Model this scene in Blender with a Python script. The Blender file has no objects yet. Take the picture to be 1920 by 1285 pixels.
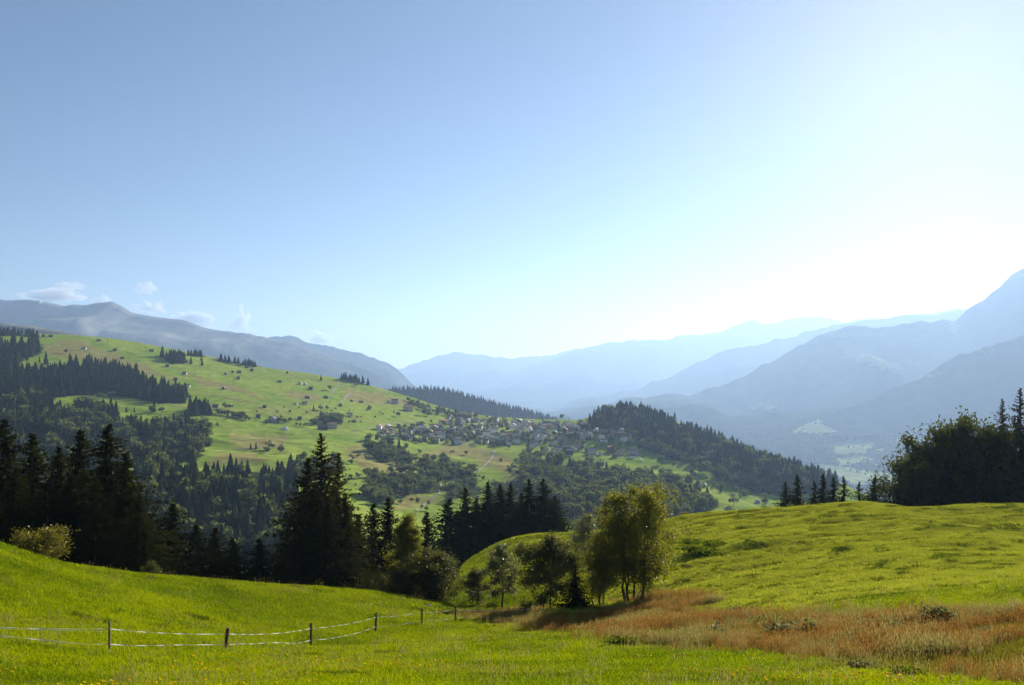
import bpy, math, random
import numpy as np
from mathutils import Vector

# ------------------------------------------------------------------ camera, sky, sun, exposure
SC = bpy.context.scene
COL = SC.collection
F, HZ = 1507.0, 700.0            # focal length and eye level in photograph pixels (1920 wide)
cd = bpy.data.cameras.new('camera')
cam = bpy.data.objects.new('camera', cd); COL.objects.link(cam)
cam.rotation_euler = (math.pi/2, 0, 0)
cd.sensor_width = 36; cd.lens = F/1920*36; cd.shift_y = (HZ-642.5)/1920
cd.clip_start = 0.2; cd.clip_end = 90000
SC.camera = cam
SUN_AZ, SUN_EL = math.radians(28.5), math.radians(21.8)
SUNV = Vector((math.sin(SUN_AZ)*math.cos(SUN_EL), math.cos(SUN_AZ)*math.cos(SUN_EL), math.sin(SUN_EL)))
w = bpy.data.worlds.new('World'); SC.world = w; w.use_nodes = True
nt = w.node_tree
sky = nt.nodes.new('ShaderNodeTexSky'); sky.sky_type = 'NISHITA'; sky.sun_disc = False
sky.sun_elevation = SUN_EL; sky.sun_rotation = SUN_AZ
sky.altitude = 2400; sky.air_density = 1.1; sky.dust_density = 1.2; sky.ozone_density = 2.2
nt.nodes['Background'].inputs['Strength'].default_value = 0.05
nt.links.new(sky.outputs[0], nt.nodes['Background'].inputs['Color'])
sl = bpy.data.lights.new('sun', 'SUN'); sl.energy = 5.0; sl.angle = math.radians(0.5); sl.color = (1.0, 0.95, 0.86)
so = bpy.data.objects.new('sun', sl); COL.objects.link(so)
so.rotation_euler = (-SUNV).to_track_quat('-Z', 'Y').to_euler(); so.location = (60, 100, 80)
vs = SC.view_settings
vs.view_transform = 'Standard'; vs.look = 'None'; vs.gamma = 1; vs.exposure = 1.08; vs.use_curve_mapping = False
SC.cycles.use_denoising = True
SC.cycles.max_bounces = 5; SC.cycles.diffuse_bounces = 2; SC.cycles.transmission_bounces = 4
SC.cycles.volume_bounces = 0; SC.cycles.glossy_bounces = 1
HAZE_DENSITY = 0.62e-4

# ------------------------------------------------------------------ helpers
rng = np.random.default_rng(7)
random.seed(7)

def vnoise(x, y, seed=0):
    x = np.asarray(x, float); y = np.asarray(y, float)
    ix = np.floor(x).astype(np.int64); iy = np.floor(y).astype(np.int64)
    fx = x-ix; fy = y-iy
    fx = fx*fx*(3-2*fx); fy = fy*fy*(3-2*fy)
    def h(a, b):
        n = (a*374761393 + b*668265263 + seed*1442695041) & 0xffffffff
        n = ((n ^ (n >> 13))*1274126177) & 0xffffffff
        n = n ^ (n >> 16)
        return (n & 0xffff)/32767.5-1
    return ((h(ix, iy)*(1-fx)+h(ix+1, iy)*fx)*(1-fy)+(h(ix, iy+1)*(1-fx)+h(ix+1, iy+1)*fx)*fy)

def fbm(x, y, o=4, seed=0):
    s = 0; a = 1.0
    for i in range(o):
        s = s+a*vnoise(np.asarray(x)*2**i, np.asarray(y)*2**i, seed+i*17); a *= 0.5
    return s

class TPS:
    def __init__(self, P, z, lam=1e-4):
        self.P = P = np.asarray(P, float); n = len(P)
        K = self.k(P, P)+np.eye(n)*lam
        A = np.zeros((n+3, n+3)); A[:n, :n] = K; A[:n, n] = 1; A[:n, n+1:] = P; A[n, :n] = 1; A[n+1:, :n] = P.T
        self.w = np.linalg.solve(A, np.r_[np.asarray(z, float), 0, 0, 0])
    def k(self, A, B):
        d2 = ((A[:, None, :]-B[None, :, :])**2).sum(-1)
        return 0.5*d2*np.log(d2+1e-12)
    def __call__(self, x, y):
        x = np.asarray(x, float); sh = x.shape
        Q = np.c_[x.ravel(), np.asarray(y, float).ravel()]
        out = np.empty(len(Q))
        for i in range(0, len(Q), 20000):
            q = Q[i:i+20000]
            out[i:i+20000] = self.k(q, self.P)@self.w[:-3]+self.w[-3]+q@self.w[-2:]
        return out.reshape(sh)

def P3(px, y, Y): return ((px-960)/F*Y, Y, (HZ-y)/F*Y)

def inpoly(px, y, poly):
    px = np.asarray(px, float); y = np.asarray(y, float)
    c = np.zeros(px.shape, bool); n = len(poly)
    for i in range(n):
        x1, y1 = poly[i]; x2, y2 = poly[(i+1) % n]
        if y1 == y2: continue
        m = ((y1 > y) != (y2 > y)) & (px < (x2-x1)*(y-y1)/(y2-y1)+x1)
        c ^= m
    return c

def mesh_np(name, V, faces, mats, midx=None, smooth=False, uniform=None):
    """V Nx3, faces: list of index arrays (each M x k)"""
    me = bpy.data.meshes.new(name)
    V = np.asarray(V, np.float32)
    me.vertices.add(len(V)); me.vertices.foreach_set('co', V.ravel())
    L = np.concatenate([np.asarray(f, np.int32).ravel() for f in faces])
    T = np.concatenate([np.full(len(f), np.asarray(f).shape[1], np.int32) for f in faces])
    st = np.r_[0, np.cumsum(T)[:-1]].astype(np.int32)
    me.loops.add(len(L)); me.loops.foreach_set('vertex_index', L)
    me.polygons.add(len(T)); me.polygons.foreach_set('loop_start', st)
    for m in (mats if isinstance(mats, (list, tuple)) else [mats]): me.materials.append(m)
    if midx is not None: me.polygons.foreach_set('material_index', np.asarray(midx, np.int32))
    me.polygons.foreach_set('use_smooth', np.full(len(T), bool(smooth)))
    me.update(calc_edges=True); me.validate()
    return me

def obj(name, me, parent=None, loc=(0, 0, 0), rz=0.0, sc=1.0, label=None, cat=None, group=None, kind=None):
    o = bpy.data.objects.new(name, me); COL.objects.link(o)
    if parent is not None: o.parent = parent
    o.location = loc; o.rotation_euler = (0, 0, rz)
    o.scale = sc if isinstance(sc, (tuple, list)) else (sc, sc, sc)
    if label: o['label'] = label
    if cat: o['category'] = cat
    if group: o['group'] = group
    if kind: o['kind'] = kind
    return o

def grid_faces(nr, nc):
    i = np.arange(nr-1)[:, None]*nc+np.arange(nc-1)[None, :]
    i = i.ravel()
    return np.c_[i, i+1, i+nc+1, i+nc]

class MB:
    """collects small solid shapes into one mesh"""
    def __init__(s): s.V = []; s.Fc = []; s.M = []; s.n = 0
    def add(s, V, Fs, m=0):
        s.V.append(np.asarray(V, float))
        for f in Fs: s.Fc.append([i+s.n for i in f]); s.M.append(m)
        s.n += len(V); return s
    def box(s, x0, x1, y0, y1, z0, z1, m=0):
        V = [(x0,y0,z0),(x1,y0,z0),(x1,y1,z0),(x0,y1,z0),(x0,y0,z1),(x1,y0,z1),(x1,y1,z1),(x0,y1,z1)]
        return s.add(V, [(0,3,2,1),(4,5,6,7),(0,1,5,4),(1,2,6,5),(2,3,7,6),(3,0,4,7)], m)
    def tube(s, pts, rad, k=6, m=0):
        pts = [Vector(p) for p in pts]; V = []; n = len(pts)
        for i, p in enumerate(pts):
            d = (pts[min(i+1, n-1)]-pts[max(i-1, 0)]).normalized()
            u = d.orthogonal().normalized(); v = d.cross(u)
            if i: 
                u = (pu-d*pu.dot(d)).normalized(); v = d.cross(u)
            pu = u
            for j in range(k):
                a = 2*math.pi*j/k; V.append(p+(u*math.cos(a)+v*math.sin(a))*rad[i])
        Fs = [(i*k+j, i*k+(j+1) % k, (i+1)*k+(j+1) % k, (i+1)*k+j) for i in range(n-1) for j in range(k)]
        Fs += [tuple(range(k))[::-1], tuple((n-1)*k+j for j in range(k))]
        return s.add([tuple(v) for v in V], Fs, m)
    def mesh(s, name, mats, smooth=False):
        me = bpy.data.meshes.new(name)
        me.from_pydata([tuple(v) for v in np.concatenate(s.V)], [], s.Fc)
        for mm in (mats if isinstance(mats, (list, tuple)) else [mats]): me.materials.append(mm)
        me.polygons.foreach_set('material_index', np.asarray(s.M, np.int32))
        me.polygons.foreach_set('use_smooth', np.full(len(s.Fc), bool(smooth)))
        me.update(); return me

# ------------------------------------------------------------------ materials
def newmat(name):
    m = bpy.data.materials.new(name); m.use_nodes = True
    t = m.node_tree; t.nodes.clear()
    out = t.nodes.new('ShaderNodeOutputMaterial')
    return m, t, out

def N(t, typ, **kw):
    n = t.nodes.new(typ)
    for k, v in kw.items(): setattr(n, k, v)
    return n

def noise_fac(t, scale, detail=4, lo=0.35, hi=0.65, vec=None, stretch=None):
    if vec is None:
        vec = N(t, 'ShaderNodeTexCoord').outputs['Object']
    if stretch:
        mp = N(t, 'ShaderNodeMapping'); mp.inputs['Scale'].default_value = stretch
        t.links.new(vec, mp.inputs['Vector']); vec = mp.outputs[0]
    n = N(t, 'ShaderNodeTexNoise'); n.inputs['Scale'].default_value = scale; n.inputs['Detail'].default_value = detail
    t.links.new(vec, n.inputs['Vector'])
    r = N(t, 'ShaderNodeMapRange'); r.inputs['From Min'].default_value = lo; r.inputs['From Max'].default_value = hi
    t.links.new(n.outputs['Fac'], r.inputs['Value'])
    return r.outputs[0]

def mixc(t, fac, a, b):
    m = N(t, 'ShaderNodeMix', data_type='RGBA')
    for s, v in ((6, a), (7, b)):
        if isinstance(v, tuple): m.inputs[s].default_value = (*v[:3], 1)
        else: t.links.new(v, m.inputs[s])
    if isinstance(fac, (int, float)): m.inputs[0].default_value = fac
    else: t.links.new(fac, m.inputs[0])
    return m.outputs[2]

def pmat(name, a, b=None, scale=1.0, rough=0.85, bump=0.0, bscale=None, spec=0.3, detail=5, stretch=None):
    m, t, out = newmat(name)
    p = N(t, 'ShaderNodeBsdfPrincipled'); p.inputs['Roughness'].default_value = rough
    p.inputs['Specular IOR Level'].default_value = spec
    if b is None: p.inputs['Base Color'].default_value = (*a, 1)
    else: t.links.new(mixc(t, noise_fac(t, scale, detail, stretch=stretch), a, b), p.inputs['Base Color'])
    if bump:
        bn = N(t, 'ShaderNodeBump'); bn.inputs['Strength'].default_value = bump; bn.inputs['Distance'].default_value = 0.05
        t.links.new(noise_fac(t, bscale or scale*4, 4, 0, 1, stretch=stretch), bn.inputs['Height'])
        t.links.new(bn.outputs[0], p.inputs['Normal'])
    t.links.new(p.outputs[0], out.inputs[0])
    return m

def leafmat(name, a, b, trans=0.45, tcol=None, scale_obj=0.15, spec=0.0):
    """diffuse + translucent leaf, colour varies by leaf and by tree"""
    m, t, out = newmat(name)
    g = N(t, 'ShaderNodeNewGeometry')
    oi = N(t, 'ShaderNodeObjectInfo')
    mx = N(t, 'ShaderNodeMath', operation='MULTIPLY_ADD'); mx.inputs[1].default_value = 0.5
    t.links.new(oi.outputs['Random'], mx.inputs[0])
    hf = N(t, 'ShaderNodeMath', operation='MULTIPLY'); hf.inputs[1].default_value = 0.5
    t.links.new(g.outputs['Random Per Island'], hf.inputs[0]); t.links.new(hf.outputs[0], mx.inputs[2])
    c = mixc(t, mx.outputs[0], a, b)
    d = N(t, 'ShaderNodeBsdfDiffuse'); t.links.new(c, d.inputs['Color'])
    tr = N(t, 'ShaderNodeBsdfTranslucent')
    if tcol: t.links.new(mixc(t, 0.6, c, tcol), tr.inputs['Color'])
    else: t.links.new(c, tr.inputs['Color'])
    s = N(t, 'ShaderNodeMixShader'); s.inputs[0].default_value = trans
    t.links.new(d.outputs[0], s.inputs[1]); t.links.new(tr.outputs[0], s.inputs[2])
    last = s.outputs[0]
    if spec:
        gl = N(t, 'ShaderNodeBsdfGlossy'); gl.inputs['Roughness'].default_value = 0.38; gl.inputs['Color'].default_value = (.9, .9, .85, 1)
        s2 = N(t, 'ShaderNodeMixShader'); s2.inputs[0].default_value = spec
        t.links.new(last, s2.inputs[1]); t.links.new(gl.outputs[0], s2.inputs[2]); last = s2.outputs[0]
    t.links.new(last, out.inputs[0])
    return m

M_GRASS = leafmat('grass_blade', (0.135, 0.185, 0.003), (0.225, 0.255, 0.004), 0.60, (0.43, 0.48, 0.003))
M_GRASS2 = leafmat('pasture_blade', (0.215, 0.24, 0.020), (0.335, 0.33, 0.042), 0.58, (0.54, 0.55, 0.032))
M_GRASS3 = leafmat('greener_blade', (0.090, 0.145, 0.004), (0.150, 0.190, 0.005), 0.55, (0.26, 0.34, 0.004))
M_DGRASS = leafmat('dark_grass_blade', (0.060, 0.095, 0.004), (0.095, 0.120, 0.008), 0.45, (0.16, 0.20, 0.006))
M_RED = leafmat('dry_grass_blade', (0.160, 0.074, 0.019), (0.220, 0.124, 0.030), 0.5, (0.31, 0.160, 0.030))
M_OLIVE = leafmat('olive_blade', (0.120, 0.120, 0.014), (0.190, 0.160, 0.024), 0.5, (0.27, 0.24, 0.02))
M_STRAW = leafmat('straw_blade', (0.30, 0.24, 0.075), (0.22, 0.19, 0.04), 0.5)
M_FLOWER = leafmat('yellow_petal', (0.80, 0.56, 0.01), (0.85, 0.48, 0.01), 0.4)
M_WEED = leafmat('dock_leaf', (0.14, 0.135, 0.03), (0.20, 0.17, 0.05), 0.5, spec=0.012)
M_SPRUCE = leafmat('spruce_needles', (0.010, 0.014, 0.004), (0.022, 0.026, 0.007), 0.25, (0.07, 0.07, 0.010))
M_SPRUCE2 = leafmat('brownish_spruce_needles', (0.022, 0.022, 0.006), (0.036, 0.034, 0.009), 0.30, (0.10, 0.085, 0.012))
M_BIRCH = leafmat('birch_leaf', (0.062, 0.074, 0.006), (0.125, 0.125, 0.010), 0.50, (0.29, 0.27, 0.012), spec=0.02)
M_LEAF = leafmat('broad_leaf', (0.036, 0.044, 0.006), (0.072, 0.074, 0.012), 0.42, (0.15, 0.15, 0.02), spec=0.025)
M_DARKLEAF = leafmat('dark_broad_leaf', (0.018, 0.027, 0.005), (0.038, 0.045, 0.008), 0.38, (0.13, 0.14, 0.012))
M_WILLOW = leafmat('willow_leaf', (0.10, 0.11, 0.035), (0.16, 0.16, 0.06), 0.45, (0.24, 0.24, 0.07), spec=0.03)
M_SHRUB = leafmat('yellowing_shrub_leaf', (0.08, 0.085, 0.010), (0.14, 0.12, 0.014), 0.5, (0.25, 0.21, 0.015), spec=0.02)
M_FSPR = leafmat('far_spruce_needles', (0.014, 0.022, 0.008), (0.032, 0.042, 0.014), 0.15, (0.05, 0.06, 0.02))
M_FLEAF = leafmat('far_broad_leaf', (0.040, 0.060, 0.014), (0.100, 0.118, 0.030), 0.42, (0.16, 0.18, 0.04))
M_BARK = pmat('dark_bark', (0.035, 0.027, 0.020), (0.075, 0.060, 0.045), 6, 0.9, 0.4)
M_BBARK = pmat('birch_bark', (0.05, 0.045, 0.04), (0.16, 0.15, 0.13), 4, 0.85, 0.2)
M_POST = pmat('weathered_post', (0.050, 0.036, 0.026), (0.105, 0.080, 0.058), 14, 0.85, 0.5, stretch=(1, 1, .12))
M_POSTP = pmat('pale_weathered_post', (0.16, 0.125, 0.095), (0.25, 0.20, 0.155), 14, 0.85, 0.5, stretch=(1, 1, .12))
M_TAPE = leafmat('white_tape', (0.72, 0.70, 0.62), (0.8, 0.78, 0.7), 0.4)
M_REDP = pmat('red_plastic', (0.50, 0.04, 0.02), rough=0.4)
M_ROCK = pmat('stone', (0.03, 0.028, 0.025), (0.06, 0.055, 0.05), 2, 0.9, 0.5)
M_PATH = pmat('gravel_path', (0.20, 0.175, 0.12), (0.26, 0.23, 0.16), 0.05, 0.95)
M_WOODS = [pmat('sunburnt_timber', (0.060, 0.038, 0.024), (0.105, 0.070, 0.045), 1.5, 0.9),
           pmat('grey_timber', (0.12, 0.105, 0.09), (0.17, 0.15, 0.13), 1.5, 0.9)]
M_WALLS = [pmat('white_render', (0.74, 0.72, 0.68), (0.80, 0.78, 0.74), .4, 0.9), pmat('cream_render', (0.52, 0.45, 0.35), (0.60, 0.53, 0.42), .4, 0.9),
           pmat('grey_render', (0.36, 0.35, 0.34), (0.44, 0.43, 0.41), .4, 0.9), pmat('pink_render', (0.52, 0.36, 0.29), (0.58, 0.41, 0.33), .4, 0.9)]
M_ROOFS = [pmat('slate_roof', (0.10, 0.10, 0.105), (0.16, 0.155, 0.15), .6, 0.7), pmat('brown_roof', (0.19, 0.115, 0.08), (0.27, 0.17, 0.12), .6, 0.8),
           pmat('red_tile_roof', (0.34, 0.14, 0.085), (0.42, 0.20, 0.13), .6, 0.8), pmat('pale_roof', (0.30, 0.28, 0.26), (0.40, 0.37, 0.34), .6, 0.7)]
M_PANE = pmat('window_pane', (0.03, 0.035, 0.04), rough=0.15, spec=0.5)
M_FABRIC = leafmat('white_canvas', (0.75, 0.75, 0.74), (0.8, 0.8, 0.8), 0.3)

def attr_ground(name, base_a, base_b, sc1, layers, fine=None, rough=0.95, bump=0, bscale=.05, bdist=1.0):
    """ground: two-tone noise base, then named float attributes mix in other soils / plant covers"""
    m, t, out = newmat(name)
    c = mixc(t, noise_fac(t, sc1, 5), base_a, base_b)
    for att, (a, b, s) in layers:
        at = N(t, 'ShaderNodeAttribute', attribute_name=att)
        c = mixc(t, at.outputs['Fac'], c, mixc(t, noise_fac(t, s, 5), a, b))
    if fine:
        amt, s = fine
        hsv = N(t, 'ShaderNodeHueSaturation'); t.links.new(c, hsv.inputs['Color'])
        mr = N(t, 'ShaderNodeMapRange'); mr.inputs['To Min'].default_value = 1-amt; mr.inputs['To Max'].default_value = 1+amt
        t.links.new(noise_fac(t, s, 3), mr.inputs['Value']); t.links.new(mr.outputs[0], hsv.inputs['Value'])
        c = hsv.outputs[0]
    d = N(t, 'ShaderNodeBsdfDiffuse'); t.links.new(c, d.inputs['Color'])
    if bump:
        bn = N(t, 'ShaderNodeBump'); bn.inputs['Strength'].default_value = bump; bn.inputs['Distance'].default_value = bdist
        t.links.new(noise_fac(t, bscale, 6, 0, 1), bn.inputs['Height']); t.links.new(bn.outputs[0], d.inputs['Normal'])
    t.links.new(d.outputs[0], out.inputs[0])
    return m

def set_attr(me, name, vals):
    a = me.attributes.new(name, 'FLOAT', 'POINT'); a.data.foreach_set('value', np.asarray(vals, np.float32))

# ------------------------------------------------------------------ foreground meadow and right-hand knoll
fg = [P3(*p) for p in [
    (0,1285,20),(480,1285,19.5),(960,1285,19),(1440,1285,19.5),(1920,1285,21),
    (205,1224,29),(422,1218,36),(583,1214,47),(704,1185,58),(791,1171,63),(855,1166,68),(984,1157,76),
    (0,1205,27),(0,1110,40),(0,1022,58),(130,1065,62),(290,1085,68),(480,1100,74),(650,1107,80),(760,1120,84),(860,1135,88),
    (960,1200,45),(1000,1150,75),(1180,1130,72),(1100,1180,55),
    (1200,1225,36),(1440,1240,30),(1700,1262,26),(1300,1140,62),(1500,1145,50),(1700,1135,46),(1920,1130,42),
    (1500,1050,80),(1480,952,125),(1700,1040,75),(1700,950,115),(1620,945,120),(1920,1040,70),(1920,950,110),
    (1300,1050,90),(1290,968,135),(1390,960,130),(1200,1085,90),(1200,985,140),(1080,1000,145),(1080,1060,105),(1000,1004,148),(1000,1060,112),
    (930,1020,150),(930,1075,115),(860,1062,150),(900,1125,90),(860,1098,115),
    (2150,1040,70),(2150,950,110),(-250,940,55),(-250,1100,36)]]
fg += [(0,0,-1.7),(-15,0,-1.0),(15,0,-1.6),(-18,10,-3.6),(18,10,-4.2),(0,10,-4.7),(0,-20,2),(-40,-20,4),(40,-20,3),(-60,0,1),(60,0,1),(-70,30,-4),(70,30,-6)]
fg = np.array(fg)
T_FG = TPS(fg[:, :2]/50, fg[:, 2], 2e-4)
CR_X = [-800, -250, 0, 130, 290, 480, 650, 760, 830, 880, 930, 1000, 1080, 1200, 1290, 1390, 1480, 1620, 1700, 1920, 2300, 3000]
CR_Y = [52, 56, 58, 62, 68, 74, 80, 84, 92, 150, 151, 148, 145, 140, 135, 130, 125, 120, 115, 110, 108, 106]

def ground_fg(X, Y, fine=True):
    X = np.asarray(X, float); Y = np.asarray(Y, float)
    z = T_FG(X/50, Y/50)
    pxc = 960+F*X/np.maximum(Y, 5)
    s = Y-np.interp(pxc, CR_X, CR_Y)-2.0*fbm(X/14, Y/40, 2, 5)
    s = np.maximum(s, 0)
    z = z-0.72*s*s/(s+20)
    if fine:
        far = np.clip((Y-45)/50, 0, 1)*np.clip((X+8)/15, 0, 1)
        z = z+0.10*fbm(X/7, Y/7, 3, 3)*(0.5+far)+0.42*far*fbm(X/14-Y/30, Y/4.5+X/40, 4, 11)
    return z

def hit(ground, px, y, y0, y1, n=420):
    """where the view ray of photo pixel (px, y) meets the terrain"""
    px = np.atleast_1d(np.asarray(px, float)); y = np.atleast_1d(np.asarray(y, float))
    Ys = np.geomspace(y0, y1, n)
    X = (px[:, None]-960)/F*Ys[None, :]; Z = (HZ-y[:, None])/F*Ys[None, :]
    G = ground(X, np.broadcast_to(Ys, X.shape))
    ok = G >= Z
    k = np.where(ok.any(1), ok.argmax(1), n-1)
    k0 = np.maximum(k-1, 0); r = np.arange(len(px))
    a = G[r, k0]-Z[r, k0]; b = G[r, k]-Z[r, k]
    f = np.where(np.abs(b-a) > 1e-6, np.clip(-a/np.where(b == a, 1, b-a), 0, 1), 0)
    YY = Ys[k0]+(Ys[k]-Ys[k0])*f
    XX = (px-960)/F*YY
    return XX, YY, ground(XX, YY), ok.any(1)

BROWN = [(862,1151),(960,1149),(1010,1160),(1110,1164),(1190,1136),(1260,1112),(1325,1116),(1300,1144),(1400,1156),
         (1560,1156),(1750,1147),(1920,1140),(2200,1136),(2200,1300),(1960,1292),(1780,1270),(1600,1244),(1400,1224),(1200,1212),(1150,1192),(1050,1181),(950,1166)]
def brown_mask(X, Y, Z, jit=0.0):
    Ys = np.maximum(Y, 5); px = 960+F*X/Ys; y = HZ-F*Z/Ys
    px = px+30*fbm(X/3.2, Y/3.2, 4, 21)+jit*22*rng.normal(0, 1, np.shape(X)); y = y+6*fbm(X/3.0, Y/3.0, 4, 22)+jit*6*rng.normal(0, 1, np.shape(X))
    return inpoly(px, y, BROWN) & (Y > 15) & (Y < 100)

gx = np.arange(-170, 190.1, 0.8); gy = np.arange(-24, 300.1, 0.8)
X, Y = np.meshgrid(gx, gy)
Z = ground_fg(X, Y)
M_MEADOW = attr_ground('meadow_soil', (0.11, 0.14, 0.004), (0.19, 0.20, 0.006), 0.12,
    [('pasture', ((0.22, 0.225, 0.02), (0.33, 0.30, 0.045), 0.22)), ('dry', ((0.150, 0.085, 0.022), (0.150, 0.130, 0.025), 0.4)),
     ('worn', ((0.20, 0.15, 0.035), (0.16, 0.11, 0.03), 0.6))], fine=(0.35, 3.0))
me = mesh_np('meadow', np.c_[X.ravel(), Y.ravel(), Z.ravel()], [grid_faces(*X.shape)], M_MEADOW, smooth=True)
pxg = 960+F*X/np.maximum(Y, 5); yg = HZ-F*Z/np.maximum(Y, 5)
set_attr(me, 'pasture', (np.clip((Y-48)/20, 0, 1)*np.clip((X-0.03*Y+1)/8, 0, 1)).ravel())
set_attr(me, 'dry', brown_mask(X, Y, Z).ravel().astype(float))
worn = inpoly(pxg+10*fbm(X/3, Y/3, 2, 8), yg+3*fbm(X/3, Y/3, 2, 9), [(640,1108),(760,1112),(870,1132),(1000,1140),(1010,1152),(900,1160),(860,1150),(760,1122)]) & (Y > 50)
set_attr(me, 'worn', worn.ravel()*0.7)
obj('meadow', me, kind='structure', label='sunlit green meadow sloping away with a grassy knoll at right')

# ------------------------------------------------------------------ opposite hillside with village terrace
md = [P3(*p) for p in [
    (-350,580,2000),(0,625,1900),(180,633,1900),(300,655,1880),(480,690,1880),(600,705,1880),(700,725,1880),(760,745,1850),(850,775,1780),(950,786,1750),(1050,790,1700),
    (1090,793,1640),(1122,776,1610),(1160,764,1600),(1205,769,1590),(1250,786,1575),(1330,814,1540),(1400,845,1480),(1500,882,1400),(1560,903,1330),(1660,960,1200),
    (100,700,1480),(250,710,1500),(420,720,1560),(600,750,1560),(720,775,1560),
    (0,790,1050),(200,765,1220),(400,782,1250),(500,792,1270),(600,800,1290),(700,808,1330),(830,832,1350),(950,838,1320),(1050,850,1270),(1150,872,1220),(1250,880,1220),(1300,900,1130),(1450,942,1030),
    (0,900,740),(200,890,780),(350,850,980),(400,880,860),(500,875,900),(600,870,960),(700,900,950),(760,935,870),(850,910,980),(900,880,1100),(1000,900,1010),(1100,930,930),(1200,935,900),(1320,965,830),
    (300,990,560),(450,1000,560),(600,1010,570),(750,1000,640),(900,1000,690),(1100,1020,640),(1300,1040,600),
    (1700,1010,1200),(2000,1060,1250),(1560,1010,800),(2000,1100,700)]]
md += [(-500,350,-140),(-250,350,-175),(0,350,-185),(250,350,-190),(450,380,-200),(-1600,1200,120),(-1500,600,20),(-1900,2000,220)]
md = np.array(md)
T_MD = TPS(md[:, :2]/1000, md[:, 2], 1e-4)
MC_X = [-1500, 0, 480, 760, 850, 1050, 1160, 1330, 1400, 1500, 1560, 1660, 2000, 3000]
MC_Y = [2050, 1930, 1900, 1860, 1800, 1720, 1620, 1560, 1500, 1420, 1350, 1220, 1250, 1250]
def ground_md(X, Y):
    X = np.asarray(X, float); Y = np.asarray(Y, float)
    z = T_MD(X/1000, Y/1000)
    s = np.maximum(Y-np.interp(960+F*X/np.maximum(Y, 50), MC_X, MC_Y), 0)
    z = z-0.5*s*s/(s+120)
    amp = np.clip((1500-Y)/500, 0.25, 1)
    low = np.clip((1380-Y)/250, 0, 1)
    fold = 1-2*np.abs(fbm(X/150+3, Y/120, 3, 43))
    return z+2.6*amp*fbm(X/130, Y/110, 4, 41)+4.5*low*fold+0.8*fbm(X/30, Y/22, 2, 47)
pxs = np.linspace(-500, 2300, 620); Ys = np.geomspace(330, 2700, 300)
PX, Y = np.meshgrid(pxs, Ys); X = (PX-960)/F*Y
Z = ground_md(X, Y); yp = HZ-F*Z/Y
M_SLOPE = attr_ground('hill_pasture', (0.165, 0.240, 0.028), (0.240, 0.290, 0.046), 0.012,
    [('tan', ((0.235, 0.215, 0.070), (0.250, 0.185, 0.075), 0.02)), ('wood', ((0.030, 0.045, 0.014), (0.050, 0.060, 0.020), 0.03))], fine=(0.18, 0.09), bump=0.6, bscale=0.05, bdist=2.0)
me = mesh_np('hillside', np.c_[X.ravel(), Y.ravel(), Z.ravel()], [grid_faces(*X.shape)], M_SLOPE, smooth=True)
jx = PX+10*fbm(X/50, Y/40, 3, 61); jy = yp+4*fbm(X/50, Y/40, 3, 62)
TAN = [[(70,650),(140,635),(200,660),(280,690),(330,712),(260,700),(180,675),(90,668)], [(40,690),(180,680),(190,692),(60,705)], [(330,690),(420,722),(520,750),(480,745),(380,720)],
       [(520,728),(590,738),(600,752),(540,745)], [(640,728),(780,752),(760,764),(650,752)], [(830,838),(880,832),(940,850),(980,880),(985,905),(940,885),(880,860),(790,850)],
       [(430,810),(530,815),(540,835),(480,842),(430,832)], [(640,840),(700,828),(700,860),(650,862)], [(760,920),(830,935),(780,955),(740,960)], [(1140,790),(1180,800),(1170,815),(1130,808)],
       [(400,850),(500,850),(480,870),(370,882)], [(1340,880),(1420,905),(1420,918),(1350,900)], [(950,880),(990,890),(960,920),(930,925)], [(660,850),(780,875),(760,895),(680,880)]]
tan = np.zeros(X.shape)
for p in TAN: tan = np.maximum(tan, inpoly(jx, jy, p)*0.8)
tan = np.maximum(tan, np.clip(fbm(X/140, Y/55, 4, 71)-0.55, 0, 0.5))
set_attr(me, 'tan', tan.ravel())
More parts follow.
